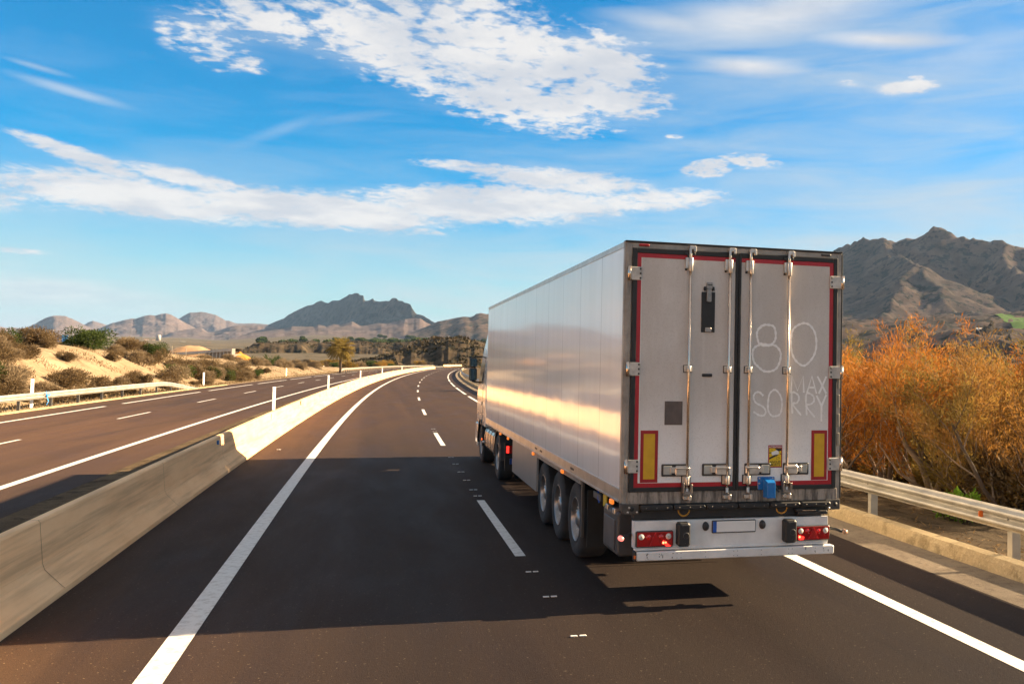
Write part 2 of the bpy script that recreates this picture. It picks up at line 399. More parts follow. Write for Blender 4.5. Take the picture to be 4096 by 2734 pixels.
# sandy bank behind the opposite carriageway
def bank_h(y):
    return lerp_tab([(0, 2.6), (40, 3.1), (100, 3.15), (118, 2.7), (133, 2.3), (146, 1.1), (158, 1.3), (175, 1.1), (215, .9), (240, .4), (400, .2)], y)
def bank_z(t, y):
    d = -17.75-t; h = bank_h(y)
    g = fbm(y*.14, d*.07, 3)*.75+fbm(y*.5, d*.25, 9)*.32
    run = 1.6+h*2.1+g*1.2
    z = h*sstep(d, 1.3, 1.3+run)
    z += (g*.5+fbm(y*1.3, d*1.3, 2)*.10)*sstep(d, 1.2, 3.)*min(1, h)
    z -= (h+.45)*sstep(d, run+6, run+55)
    return z-.03-.02*min(1, d)
grid('bank', [[road_pt(-17.75-d, y, bank_z(-17.75-d, y)) for d in [0, .6, 1.2]+frange(1.6, 14, .4)+frange(15, 66, 3)] for y in frange(0, 260, .7)+frange(262, 700, 5)], SAND)
def verge_z(t, y):
    d = t-5.95
    return .10-.16*sstep(d, .6, 3)-1.0*sstep(d, 3, 12)-1.2*sstep(d, 12, 40)+(fbm(y*.4, d*.4, 7)*.12+fbm(y*1.7, d*1.7, 1)*.04)*sstep(d, .3, 2)
grid('verge', [[road_pt(5.95+d, y, verge_z(5.95+d, y)) for d in frange(0, 12, .35)+frange(13, 60, 3)] for y in frange(-40, 90, .7)+frange(92, 700, 6)], VERGE)

# ---------------------------------------------------------------- mountains and hills
def m_rock(name, lit, dark, red, shrub, s1, s2, amt):
    m = Mat(name, .95, spec=.05); p = m.co('World')
    f = m.noise(p, s1, 8, .65, .4); g = m.noise(p, s2, 5, .7); h = m.noise(p, s1*3.3, 6, .6)
    c = m.ramp(f, [(.3, dark), (.55, lit), (.78, red)])
    c = m.mix(m.mr(h, .45, .65, 0, .5), c, dark)
    c = m.mix(m.mr(g, .50, .58, 0, amt), c, shrub)
    m.col(c); m.bump(m.math('ADD', m.noise(p, s1*2, 6, .6), m.math('MULTIPLY', g, .1)), .8, .06/s1); return m.m
ROCK = m_rock('mountain_rock', (.175, .122, .090), (.080, .064, .050), (.23, .15, .11), (.032, .034, .022), .006, .035, .9)
HILL = m_rock('hill_rock', (.15, .112, .100), (.105, .082, .075), (.19, .130, .110), (.06, .052, .042), .003, .02, .5)
MOUND = m_rock('mound_scrub', (.105, .078, .050), (.050, .038, .026), (.21, .155, .10), (.022, .022, .014), .045, .22, 1.0)
def smooth_sil(sil, a, wd): return sum(lerp_tab(sil, a+wd*j/4)*q for j, q in ((-4, .08), (-3, .10), (-2, .12), (-1, .13), (0, .14), (1, .13), (2, .12), (3, .10), (4, .08)))
def ridge_range(name, sil, R0, dep, bulge, n_r, mat, gully, az_st, seed, p=1.4, back=.5, cut=None, clip=0., fg=1.0, smooth=False, sw=.5):
    """A range: along each bearing the crest stands at distance Rr; slopes fall away in front and behind it."""
    zmax = max(e for _, e in sil); zmin = min(e for _, e in sil)
    azs = frange(sil[0][0], sil[-1][0], az_st); rows = []
    for k in range(n_r+1):
        row = []
        for a in azs:
            e = lerp_tab(sil, a); Rr = R0(a)-bulge*(e-zmin)/(zmax-zmin+1e-6)
            Rr += fbm(a*1.3, seed)*dep*.06
            zc = CAM_H+Rr*math.tan(R(e)); zc += fbm(a*6, seed+3.)*zc*.008
            zs = CAM_H+Rr*math.tan(R(smooth_sil(sil, a, sw)))
            u = -1+(1+back)*k/n_r                 # -1 foot in front, 0 crest, back behind
            r = Rr+u*dep*(1 if u < 0 else .8)
            g = 1-abs(noise.fractal(Vector((r*math.sin(R(a))*gully/900+u*.3, u*dep*gully/1300, seed)), .95, 2.1, 6))*1.5
            v = abs(u)
            base = ground_z(r*math.sin(R(a)), r*math.cos(R(a)))-8
            if smooth: g = .55+.55*fbm(r*math.sin(R(a))*gully/700, r*math.cos(R(a))*gully/900, seed, 4)
            w_ = sstep(v, 0, .4); z = base+(zc*(1-w_)+zs*w_-base)*max(0, 1-v)**p
            z += (g-.55)*(zc-base)*.26*fg*math.sin(min(1, v*1.15)*math.pi)*(1 if u < 0 else .4)
            z += fbm(r*math.sin(R(a))*.012, r*math.cos(R(a))*.012, seed)*(zc-base)*.035*min(1, v*4)
            if u < -.98: z = base-5
            row.append((r*math.sin(R(a)), r*math.cos(R(a)), z))
        rows.append(row)
    return grid(name, rows, mat)
ROCKD = m_rock('scrubby_rock', (.092, .085, .074), (.060, .058, .052), (.15, .115, .095), (.034, .038, .030), .006, .03, .8)
M1 = [(-7.2, 1.2), (-6.46, 1.709), (-6.1, 1.938), (-5.79, 2.095), (-5.34, 2.305), (-5.12, 2.508), (-4.81, 2.691), (-4.45, 2.901), (-4.04, 3.103), (-3.85, 3.12), (-3.62, 3.302), (-3.44, 3.393), (-3.3, 3.389), (-3.16, 3.286), (-2.99, 3.263), (-2.78, 3.409), (-2.45, 3.447), (-2.38, 3.435), (-2.13, 3.609), (-1.89, 3.743), (-1.83, 3.82), (-1.64, 3.843), (-1.47, 3.934), (-1.3, 3.891), (-1.23, 3.809), (-1.03, 3.777), (-0.94, 3.48), (-0.69, 3.515), (-0.48, 3.638), (-0.4, 3.5), (-0.21, 3.467), (0.47, 3.522), (0.57, 3.662), (0.71, 3.717), (0.86, 3.672), (0.98, 3.576), (1.2, 3.558), (1.35, 3.452), (1.55, 3.419), (1.68, 3.347), (1.76, 3.172), (1.86, 3.023), (1.99, 2.85), (2.09, 2.777), (2.31, 2.758), (2.51, 2.688), (2.71, 2.541), (3.09, 2.323), (3.42, 2.102), (3.78, 1.907), (4.5, 1.5)]
ridge_range('mountain', M1, lambda a: 7300-(a+7)*270, 560, 0, 90, ROCKD, 2.6, .05, 11.3, 1.15, .4, fg=.8, sw=1.2)
F1 = [(-8.2, 1.0), (-7.12, 1.4), (-5.33, 1.7), (-4.88, 1.86), (-4.23, 1.85), (-3.68, 1.88), (-3.49, 2.0), (-3.02, 1.9), (-2.65, 2.05), (-2.32, 2.0), (-1.62, 2.25), (-1.13, 1.98), (-0.65, 2.07), (-0.17, 2.19), (0.31, 2.15), (0.8, 2.3), (1.62, 2.52), (2.26, 2.55), (2.57, 2.35), (3.07, 2.1), (3.77, 1.9), (4.6, 1.6)]
ridge_range('foothills', F1, lambda a: 5000-(a+7)*60, 900, 150, 60, HILL, 3, .06, 4.1, 1.3, .3, fg=1.3, smooth=True, sw=1.6)
B1 = [(1.6, 1.5), (1.98, 1.76), (2.62, 2.055), (2.94, 2.198), (3.27, 2.374), (3.92, 2.526), (4.38, 2.64), (4.9, 2.722), (5.24, 2.677), (5.56, 2.909), (5.83, 2.964), (6.22, 2.894), (7.2, 3.05), (8.0, 2.8), (9.0, 2.95), (10.2, 2.5), (11.2, 2.62), (12.4, 2.2), (13.6, 2.3), (15, 1.8), (17, 1.6), (20, 1.2), (24, .9)]
ridge_range('hills', B1, lambda a: 3900-a*60, 700, 0, 60, ROCK, 3, .12, 8.8, 1.2, .3, fg=1.0, smooth=True, sw=1.6)
L1 = [(-21.5, 1.0), (-20.3, 1.5), (-19.5, 1.45), (-18.85, 1.353), (-18.58, 1.283), (-18.26, 1.322), (-17.95, 1.279), (-17.68, 1.344), (-17.32, 1.577), (-17.05, 1.78), (-16.87, 1.897), (-16.59, 1.992), (-16.31, 2.016), (-16.03, 1.989), (-15.74, 1.862), (-15.35, 1.655), (-14.96, 1.445), (-14.66, 1.231), (-14.0, .9)]
L2 = [(-15.8, 1.2), (-15.25, 1.546), (-15.02, 1.724), (-14.8, 1.817), (-14.58, 1.741), (-14.18, 1.615), (-13.78, 1.317), (-13.2, 1.0)]
L3 = [(-15.4, .9), (-14.85, 1.224), (-14.52, 1.405), (-13.94, 1.709), (-13.45, 1.871), (-13.0, 2.003), (-12.8, 1.994), (-12.5, 2.138), (-12.2, 2.226), (-11.89, 2.192), (-11.69, 2.287), (-11.38, 2.347), (-11.12, 2.282), (-10.85, 2.117), (-10.37, 1.843), (-9.94, 1.623), (-9.56, 1.341), (-9.0, 1.0)]
L4 = [(-11.8, 1.4), (-11.16, 1.814), (-10.75, 2.063), (-10.44, 2.309), (-10.18, 2.438), (-9.7, 2.487), (-9.44, 2.486), (-9.19, 2.419), (-8.89, 2.353), (-8.67, 2.231), (-8.4, 2.063), (-8.23, 2.069), (-7.9, 1.931), (-7.4, 1.92), (-6.98, 1.954), (-6.21, 1.916), (-5.8, 1.867), (-5.14, 1.632), (-4.65, 1.39), (-4, 1.0)]
L5 = [(-12.2, .8), (-11.65, 0.984), (-11.14, 1.29), (-10.36, 1.5), (-9.57, 1.6), (-9.24, 1.351), (-8.49, 1.6), (-7.95, 1.8), (-7.13, 1.85), (-6.69, 1.84), (-5.92, 1.8), (-5.38, 1.6), (-4.77, 1.4), (-4.28, 1.2), (-3.6, 1.0)]
ridge_range('hills', L2, lambda a: 10500, 900, 200, 40, HILL, 1.6, .05, 2.1, 1.1, .4, fg=.6)
ridge_range('hills', L1, lambda a: 8800-(a+17)*40, 1000, 350, 60, HILL, 1.8, .05, 5.7, 1.15, .4, fg=.7)
ridge_range('hills', L4, lambda a: 9300-(a+8)*60, 1000, 350, 60, HILL, 2.2, .05, 3.3, 1.15, .4, fg=.7)
ridge_range('hills', L3, lambda a: 8200-(a+12)*60, 1000, 400, 60, HILL, 1.8, .05, 7.9, 1.15, .4, fg=.7)
ridge_range('hills', L5, lambda a: 6600-(a+8)*60, 800, 200, 50, HILL, 2.6, .06, 6.2, 1.2, .3, fg=.8)
# off to the left, seen only in the side of the trailer
ridge_range('hills', [(-75, .5), (-66, 2.5), (-58, 3.2), (-50, 2.4), (-42, 3.4), (-34, 4.4), (-29, 3.2), (-24, 1.8), (-19.8, .8)], lambda a: 5200, 1500, 400, 20, HILL, .4, .5, 1.9, 1.2, .3)

# right-hand massif: crest lines from which the slopes fall
def azp(a, e, r): return Vector((r*math.sin(R(a)), r*math.cos(R(a)), CAM_H+r*math.tan(R(e))))
RS_ = [(11, 1.2), (13.5, 2.2), (15.5, 2.6), (17.5, 3.9), (19, 4.2), (20.5, 5.2), (22.96, 5.868), (24.83, 6.375), (26.68, 6.87), (27.29, 7.053), (27.9, 7.326), (28.69, 7.534), (29.9, 7.653), (30.44, 7.45), (30.91, 7.534), (31.86, 7.729), (32.68, 7.984), (32.85, 8.16), (33.14, 8.273), (33.84, 8.135), (34.42, 7.911), (34.99, 7.627), (36.12, 7.389), (36.68, 7.314), (36.96, 7.129), (37.35, 6.972), (37.89, 6.927), (39.9, 7.132), (42.41, 7.581), (45.4, 6.641), (50.87, 4.493)]
crest = [azp(a, e, 3500-22*(a-22)) for a, e in RS_]
LINES = [(crest, 1.02)]
LINES.append(([azp(30.0, 7.60, 3300), azp(30.9, 6.6, 3050), azp(31.9, 6.2, 2850), azp(32.75, 5.9, 2700), azp(32.85, 5.2, 2600)], .62))
LINES.append(([azp(32.2, 5.9, 2720), azp(31.4, 5.3, 2600), azp(30.4, 4.3, 2400), azp(29.3, 3.4, 2200), azp(28.5, 2.7, 2050)], .50))
LINES.append(([azp(32.85, 5.3, 2620), azp(33.6, 4.5, 2500), azp(34.6, 3.7, 2350), azp(36.0, 3.2, 2200)], .42))
LINES.append(([azp(36.68, 7.314, 3180), azp(37.1, 6.6, 3000), azp(37.6, 5.6, 2820), azp(38.6, 4.6, 2600), azp(39.5, 3.3, 2300)], 1.0))
LINES.append(([azp(26.5, 6.8, 3400), azp(25.6, 5.6, 3000), azp(24.3, 3.9, 2600)], .9))
LINES.append(([azp(42.4, 7.5, 3060), azp(42.8, 5.5, 2700), azp(43.5, 3.4, 2300)], .7))
LINES.append(([azp(22, 1.9, 1950), azp(27, 2.3, 1900), azp(33, 2.85, 1750), azp(40, 3.05, 1650), azp(50, 2.5, 1700)], .088))
SEG = [(a, b, s) for L, s in LINES for a, b in zip(L, L[1:])]
def massif_z(x, y):
    wx = fbm(x*.004, y*.004, 1)*45; wy = fbm(x*.004, y*.004, 8)*45
    best = -1e9
    for a, b, s in SEG:
        dx, dy = b.x-a.x, b.y-a.y; L2_ = dx*dx+dy*dy
        u = max(0, min(1, ((x+wx-a.x)*dx+(y+wy-a.y)*dy)/L2_))
        d = math.hypot(x+wx-a.x-dx*u, y+wy-a.y-dy*u)
        z = a.z+(b.z-a.z)*u-s*d+(.00028*d*d if s > .3 and d < 900 else 0)
        if z > best: best = z
    g = abs(noise.fractal(Vector((x*.0035, y*.0035, 3.)), 1., 2.1, 7))
    return best-g*30+fbm(x*.02, y*.02, 4)*5+fbm(x*.06, y*.06, 2)*2.2+12
rows = []
for k in range(0, 191):
    r = 800+3300*(k/190)
    rows.append([(r*math.sin(R(a)), r*math.cos(R(a)), max(massif_z(r*math.sin(R(a)), r*math.cos(R(a))), ground_z(r*math.sin(R(a)), r*math.cos(R(a)))-15) if k else -20) for a in frange(8, 60, .13)])
grid('mountain', rows, ROCK)
# scrub mounds in the middle distance
def mound(sil, R0, dep, seed, az_st=.06, n_r=46, mat=MOUND, back=.6):
    azs = frange(sil[0][0], sil[-1][0], az_st); rows = []
    for k in range(n_r+1):
        u = -1+(1+back)*k/n_r; row = []
        for a in azs:
            e = lerp_tab(sil, a); Rr = R0+fbm(a*.9, seed)*dep*.18; r = Rr+u*dep
            x, y = r*math.sin(R(a)), r*math.cos(R(a)); zc = CAM_H+Rr*math.tan(R(e)); b = -1.2
            zs = CAM_H+Rr*math.tan(R(smooth_sil(sil, a, 2.2))); w_ = sstep(-u, .04, .4) if u < 0 else 0
            z = b+(zc*(1-w_)+zs*w_-b)*(sstep(u, -1.05, .1) if u < 0 else 1-.35*u)
            amp = (zc-b)*.28*min(1, abs(u)*2.5)
            z += amp*(1.5*fbm(x*.014, y*.018, seed)+1.0*fbm(x*.045, y*.06, seed+2))-(.2*amp if u < 0 else 0)+fbm(x*.15, y*.15, 2)*.35
            if k == 0: z = min(z, -1.5)
            row.append((x, y, z))
        rows.append(row)
    return grid('hills', rows, mat)
MOUNDS = []
MOUNDS.append(mound([(-12, .05), (-10, .5), (-7.8, .2), (-7.52, 0.3), (-7.09, 0.677), (-6.88, 0.851), (-6.52, 0.885), (-5.75, 0.88), (-5.21, 0.97), (-4.39, 0.97), (-3.65, 0.98), (-2.99, 0.95), (-2.52, 0.9), (-2.05, 0.95), (-1.1, 1.0), (-0.14, 1.02), (0.83, 1.08), (1.81, 1.12), (3.3, 1.12), (5, 1.0), (9, .7), (14, .2)], 760, 120, 3.7))
MOUNDS.append(mound([(-1.6, -.15), (-1.07, -0.025), (-0.35, 0.089), (0.85, 0.415), (1.58, 0.734), (2.06, 1.05), (2.3, 1.208), (2.8, 1.271), (3.04, 1.327), (3.54, 1.365), (4.04, 1.351), (4.92, 1.418), (6.41, 1.104), (7.78, 0.603), (10, .3), (13, 0)], 500, 80, 9.1))
MOUNDS.append(mound([(-24, .1), (-20, .75), (-16, .55), (-13, .42), (-10.5, .35), (-8, .5), (-5, .2)], 1300, 260, 6.6, .12))
MOUNDS.append(mound([(20, .3), (25, .45), (29, .5), (33, .75), (36, .9), (40, .95), (46, .6), (52, .2)], 260, 95, 5.3, .15))
# field on the slope below the massif
MOUNDS.append(mound([(25, .4), (29, .9), (32, 1.4), (34, 2.1), (35, 2.38), (38, 2.44), (44, 2.3), (52, 1)], 1060, 330, 4.4, .15, back=1.2))
gf = []
for e in frange(2.42, 2.97, .05):
    r = 1130+(e-2.42)*800
    gf.append([(r*math.sin(R(a)), r*math.cos(R(a)), max(CAM_H+r*math.tan(R(e)), massif_z(r*math.sin(R(a)), r*math.cos(R(a)))+1.2)) for a in [35.5+(2.97-e)*3.4+(46-35.5-(2.97-e)*3.4)*q/26 for q in range(27)]])
gf[0] = [(x, y, z) for x, y, z in gf[0]]
FIELD = m_dirt('field_grass', (.07, .15, .02), (.10, .20, .03), (.14, .26, .04), (.06, .12, .02), .4, .3, .05)
tag(grid('field', gf, FIELD), kind='structure')

# ---------------------------------------------------------------- roadside furniture
GALV = simple('galvanised_steel', (.42, .40, .35), .5, .35, .3, 1.6, bump=.1, bs=20)
GALV2 = simple('weathered_steel', (.23, .22, .20), .55, .4, .3, 3)
WHITEP = simple('white_plastic', (.78, .78, .76), .5, 0, .12, 3)
BLACKP = simple('black_plastic', (.022, .021, .021), .55, 0, .3, 6)
ORANGE = simple('orange_reflector', (.75, .16, .02), .3, 0, .15, 8)
RED = simple('red_reflector', (.6, .02, .02), .3, 0, .15, 8)
BLUEP = simple('blue_plastic', (.02, .16, .50), .45, 0, .2, 5)
def sweep(prof, y0, y1, st, closed=True, z=None, t0=0.):
    """sweep a (t, z) profile along the road curve"""
    ys = frange(y0, y1, st); n = len(prof); vs = []; fs = []
    for y in ys:
        dz = z(y) if z else 0
        for t, zz in prof: vs.append(road_pt(t0+t, y, zz+dz))
    for i in range(len(ys)-1):
        for k in range(n if closed else n-1):
            k2 = (k+1) % n; fs.append((i*n+k, (i+1)*n+k, (i+1)*n+k2, i*n+k2))
    if closed: fs.append(tuple(range(n))); fs.append(tuple((len(ys)-1)*n+k for k in range(n-1, -1, -1)))
    return vs, fs
# concrete median barrier with its foot, curved waist and worn top edge
JP = [(-.62, -.02), (-.62, .07), (-.60, .085), (-.42, .27), (-.395, .34), (-.355, .79), (-.335, .815), (-.235, .815), (-.215, .79), (-.175, .34), (-.15, .27), (.03, .085), (.05, .07), (.05, -.02)]
cb = empty('concrete_barrier', road_pt(-5.3, 9, 0), 'long cream concrete median barrier curving away between the two carriageways', 'barrier')
def under(o, root):
    o.parent = root; o.matrix_parent_inverse = Matrix.Translation(root.location).inverted() if root.rotation_euler.z == 0 else root.matrix_world.inverted(); return o
mb = MB(); v, f = sweep(JP, -40, 340, 1.5, t0=-5.26); mb.add(v, f, 0, False)
wall = under(bevel(mb.build('wall', CONC), .012), cb)
JOINT = simple('barrier_joint', (.20, .15, .11), .9)
def joint(y):
    mb = MB(); v, f = sweep([(t*1.004+.001, z+.0025) for t, z in JP[8-1:13]], y-.005, y+.005, .02, closed=False, t0=-5.26+.002); mb.add(v, f)
    v, f = sweep([(-.36, .818), (-.2, .818)], y-.005, y+.005, .02, closed=False, t0=-5.26); mb.add(v, f)
    return mb.build('joint', JOINT)
for k in range(9): under(joint(11.75+6.05*k), cb)
mb = MB()
rnd = random.Random(3)
for k in range(60):
    y = 8+rnd.random()*30; L = .1+rnd.random()*.5; z0 = .02+rnd.random()*.05
mb = None
def refl(y, col, z=.64, w=.055, h=.09):
    p = road_pt(-5.26-.2, y, z); mb = MB()
    mb.bbox(p.x-.01, p.x+.035, p.y-w/2, p.y+w/2, z-h/2, z+h/2, .006, 0); mb.box(p.x+.035, p.x+.037, p.y-w*.38, p.y+w*.38, z-h*.34, z+h*.34, 1)
    return under(mb.build('reflector', [col, WHITEP]), cb)
refl(23.2, BLUEP, .70, .07, .09)
for k, y in enumerate((33.5, 43.5, 56, 68, 88, 108, 132, 160)): refl(y, BLACKP if k % 2 else WHITEP, .70, .10, .17)
cb2 = MB(); v, f = sweep(JP, 372, 640, 3, t0=-5.26, z=lambda y: .55); cb2.add(v, f)
tag(cb2.build('concrete_barrier', CONC), 'far white concrete barrier, last stretch before the bend disappears', 'barrier')
# kerb on the right
KP = [(0, -.02), (.02, .13), (.05, .20), (.21, .215), (.25, .19), (.26, -.05)]
mb = MB(); v, f = sweep(KP, -40, 330, 1.5, t0=5.9); mb.add(v, f)
KCONC = m_dirt('kerb_concrete', (.38, .30, .18), (.50, .395, .235), (.58, .47, .29), (.17, .13, .07), 2.5, .55, .8)
tag(mb.build('kerb', KCONC), 'low stained concrete kerb along the right shoulder', 'kerb')
mb = MB(); v, f = sweep([(-.35, -.02), (-.35, .05), (0, .06), (0, -.02)], 0, 96, 1.5, t0=-17.7); mb.add(v, f)
tag(mb.build('kerb', KCONC), 'narrow pale concrete strip at the foot of the left guardrail', 'kerb')
# guardrails: W-beam rail, C posts, spacers
def wbeam(s=1):
    p = [(.0, .0), (.012, .028), (.075, .062), (.083, .085), (.075, .108), (.012, .142), (.004, .155), (.012, .168), (.075, .202), (.083, .225), (.075, .248), (.012, .282), (.0, .31)]
    a = [(-s*t, z) for t, z in p]; return a+[(-s*(t-.005), z) for t, z in reversed(p)]
def guardrail(t0, side, y0, y1, ztop, label, ys_posts, post_base=-.1, zf=None, orange=None, mat=GALV, wide=.0):
    """side=+1: road lies to the left of the rail (faces -x)"""
    g = empty('guardrail', road_pt(t0, (y0+min(y1, y0+60))/2, 0), label, 'guardrail')
    mb = MB(); v, f = sweep(wbeam(side), y0, y1, 2., z=lambda y: ztop-.31+(zf(y) if zf else 0), t0=t0); mb.add(v, f)
    for y in ys_posts:
        p = road_pt(t0-side*.012, y, 0); z = ztop-.155+(zf(y) if zf else 0)
        mb.lathe([(-side*.004, .0), (-side*.004, .017), (side*.012, .020)], (p.x, p.y, z), 'x', 8, 1)
    under(mb.build('rail', [mat, GALV2]), g)
    first = None
    for y in ys_posts:
        p = road_pt(t0+side*.09, y, 0); z1 = ztop-.02+(zf(y) if zf else 0)
        if z1 < .12: continue
        if first is None or zf and zf(y) < -.02:
            mb = MB(); w = .065
            mb.box(-w, w, -.03, .03, post_base, z1) if side < 0 else mb.poly([(-w, -.05, post_base), (w, -.05, post_base), (w, -.044, post_base), (-w+.006, -.044, post_base), (-w+.006, .044, post_base), (w, .044, post_base), (w, .05, post_base), (-w, .05, post_base)], (0, 0, z1-post_base))
            mb.box(-side*.09, -side*.06, -.035, .035, z1-.25, z1-.08)
            o = mb.build('post', GALV2 if side < 0 else GALV)
            first = first or o
        else:
            o = first.copy(); COL.objects.link(o)
        o.parent = None; o.location = p; under(o, g)
    if orange:
        for y in orange:
            p = road_pt(t0-side*.045, y, ztop-.155); mb = MB()
            mb.poly([(p.x, p.y-.001, p.z-.055), (p.x-side*.07, p.y-.001, p.z-.035), (p.x-side*.07, p.y-.001, p.z+.035), (p.x, p.y-.001, p.z+.055)], (0, .012, 0))
            under(mb.build('reflector', ORANGE), g)
    return g
guardrail(6.22, 1, -30, 300, .83, 'weathered steel guardrail on the right shoulder in front of the orange trees', [7.05+3.72*k for k in range(-2, 60)], -.2, orange=[11.25, 26.2, 41, 56])
endz = lambda y: -.78*sstep(y, 73, 87)
guardrail(-17.95, -1, -20, 86, .80, 'pale steel guardrail below the sandy bank, its far end sloping into the ground', [48.4+4.02*k for k in range(-17, 8)]+[78.8, 80.9, 83], -.1, zf=endz)
guardrail(-17.95, -1, 196, 640, .80, 'long distant guardrail of the opposite carriageway starting with a bent down end near the palm', [200+4*k for k in range(0, 95)], -.1, zf=lambda y: -.7*sstep(y, 204, 196.5))
guardrail(-5.5, 1, 341, 372, .80, 'short steel guardrail joining the two concrete barriers far down the median', [344+4*k for k in range(0, 7)], -.1)
# white marker posts
def marker(h=.95, w=.12, black=True):
    mb = MB(); mb.poly([(-w/2, -.02, 0), (w/2, -.02, 0), (w/2*.8, .05, 0), (-w/2*.8, .05, 0)], (0, 0, h)); mb.poly([(-w/2, -.02, h), (w/2, -.02, h), (w/2*.8, .05, h), (-w/2*.8, .05, h)], (0, .01, .05))
    return mb
mk_protos = None
def marker_post(p, h, label, w=.12, group='white marker posts'):
    global mk_protos
    root = empty('marker_post', p, label, 'marker post', group, .75)
    o = marker(1.0, w).build('post', WHITEP, root); o.scale = (1, 1, h)
    mb = MB(); mb.box(-w*.30, w*.30, -.024, -.0205, h*.80, h*.92); mb.build('reflector', simple('grey_reflector', (.35, .35, .36), .3), root)
    return root
marker_post(road_pt(-7.45, 50.9), 1.12, 'tall white marker post behind the concrete barrier, nearest of the row in the median', .17)
marker_post(road_pt(-7.45, 84), 1.2, 'white marker post in the median, second of the row behind the barrier', .17)
marker_post(road_pt(-7.45, 124), 1.2, 'white marker post in the median, third of the row behind the barrier', .17)
marker_post(road_pt(-7.45, 168), 1.2, 'small distant white marker post in the median, fourth behind the barrier', .17)
marker_post(road_pt(-7.45, 226), 1.2, 'tiny white marker post in the median, farthest of the row', .17)
marker_post(Vector((-14.95-.6, 93.9, 0)), 1.15, 'white marker post on the left shoulder beyond the guardrail end', .17)
marker_post(Vector((-13.2, 147.2, 0)), 1.15, 'white marker post on the left shoulder before the grey scrub', .17)
marker_post(Vector((-11.6, 214, 0)), 1.15, 'white marker post beside the bent end of the distant guardrail', .17)
marker_post(road_pt(-18.6, 51.6, 0), 1.35, 'white marker post standing behind the left guardrail near the blue ribbon', .15)
# blue ribbon on the near left guardrail
mb = MB(); p = road_pt(-17.83, 51.2, .62)
for a, b in (((0, 0, 0), (.05, .42, .05)), ((0, 0, 0), (.04, -.20, .22)), ((0, 0, 0), (.06, .12, -.28)), ((.06, .12, -.28), (.05, -.12, -.42)), ((0, 0, .0), (.03, .16, .22))):
    A = p+Vector(a); B = p+Vector(b); q = Vector((0, .03, .035))
    mb.poly([A-q, B-q, B+q, A+q], (.006, 0, 0))
mb.bbox(p.x-.02, p.x+.05, p.y-.06, p.y+.06, p.z-.06, p.z+.06, .02)
tag(mb.build('ribbon', simple('blue_ribbon', (.03, .28, .72), .6)), 'bright blue ribbon tied around the left guardrail', 'ribbon')
# small white road studs beside the lane dashes
stud = None
for k, (t, y) in enumerate([(0, 8.98), (0, 10.55), (0, 11.84), (0, 18.7), (0, 19.6), (0, 21.2), (0, 22.8), (0, 24.6), (0, 26.3), (0, 35.9), (0, 37.3)]):
    p = road_pt(t+.0, y, .004)
    if stud is None:
        mb = MB()
        for s in (-1, 1): mb.bbox(s*.045-.035, s*.045+.035, -.012, .012, 0, .012, .004)
        stud = mb.build('road_stud', WHITEP); o = stud
    else: o = stud.copy(); COL.objects.link(o)
    o.location = p; tag(o, 'tiny white road stud on the asphalt in line with the lane dashes', 'road stud', 'road studs between lane dashes')
# bits of litter by the barrier foot
mb = MB()
for k in range(5): a = k*1.3; mb.poly([(math.cos(a)*.05, math.sin(a)*.03+k*.02-.05, .01), (math.cos(a+1)*.07, math.sin(a+1)*.04, .03), (math.cos(a+2)*.05, math.sin(a+2)*.05, .02)], (0, 0, .006))
tag(mb.build('litter', WHITEP, loc=(-2.72, 28.8, 0)), 'scrap of white litter on the asphalt near the barrier foot', 'litter')

# ---------------------------------------------------------------- the articulated lorry (x sideways, y forward from the rear doors)
TX, TY = 3.867, 9.86
truck = empty('semi_truck', (TX, TY, 0), 'large white refrigerated articulated lorry, 80 MAX SORRY rubbed into its dirty rear doors', 'truck')
def T(mb, name, mat, parent=None, bv=None, sm=None):
    o = mb.build(name, mat, parent or truck, smooth=sm)
    if bv: bevel(o, bv)
    return o
def TS(mb, name, mat, parent=None, bv=None, eps=.004):
    """like T, but every separate piece becomes an object of its own"""
    n = len(mb.v); par = list(range(n))
    def find(a):
        while par[a] != a: par[a] = par[par[a]]; a = par[a]
        return a
    for f in mb.f:
        for b in f[1:]: par[find(b)] = find(f[0])
    comp = {}
    for f, mi, sm in zip(mb.f, mb.mi, mb.sm): comp.setdefault(find(f[0]), []).append((f, mi, sm))
    items = []
    for fs in comp.values():
        vs = [mb.v[i] for f, _, _ in fs for i in f]
        items.append(([min(v[k] for v in vs)-eps for k in range(3)], [max(v[k] for v in vs)+eps for k in range(3)], fs))
    merged = True
    while merged:
        merged = False
        for i in range(len(items)):
            for j in range(i+1, len(items)):
                a, b = items[i], items[j]
                if all(a[0][k] <= b[1][k] and b[0][k] <= a[1][k] for k in range(3)):
                    items[i] = ([min(a[0][k], b[0][k]) for k in range(3)], [max(a[1][k], b[1][k]) for k in range(3)], a[2]+b[2]); items.pop(j); merged = True; break
            if merged: break
    out = []
    for _, _, fs in items:
        m2 = MB(); idx = {}
        for f, mi, sm in fs:
            g = []
            for i in f:
                if i not in idx: idx[i] = len(m2.v); m2.v.append(mb.v[i])
                g.append(idx[i])
            m2.f.append(tuple(g)); m2.mi.append(mi); m2.sm.append(sm)
        out.append(T(m2, name, mat, parent, bv))
    return out[0]
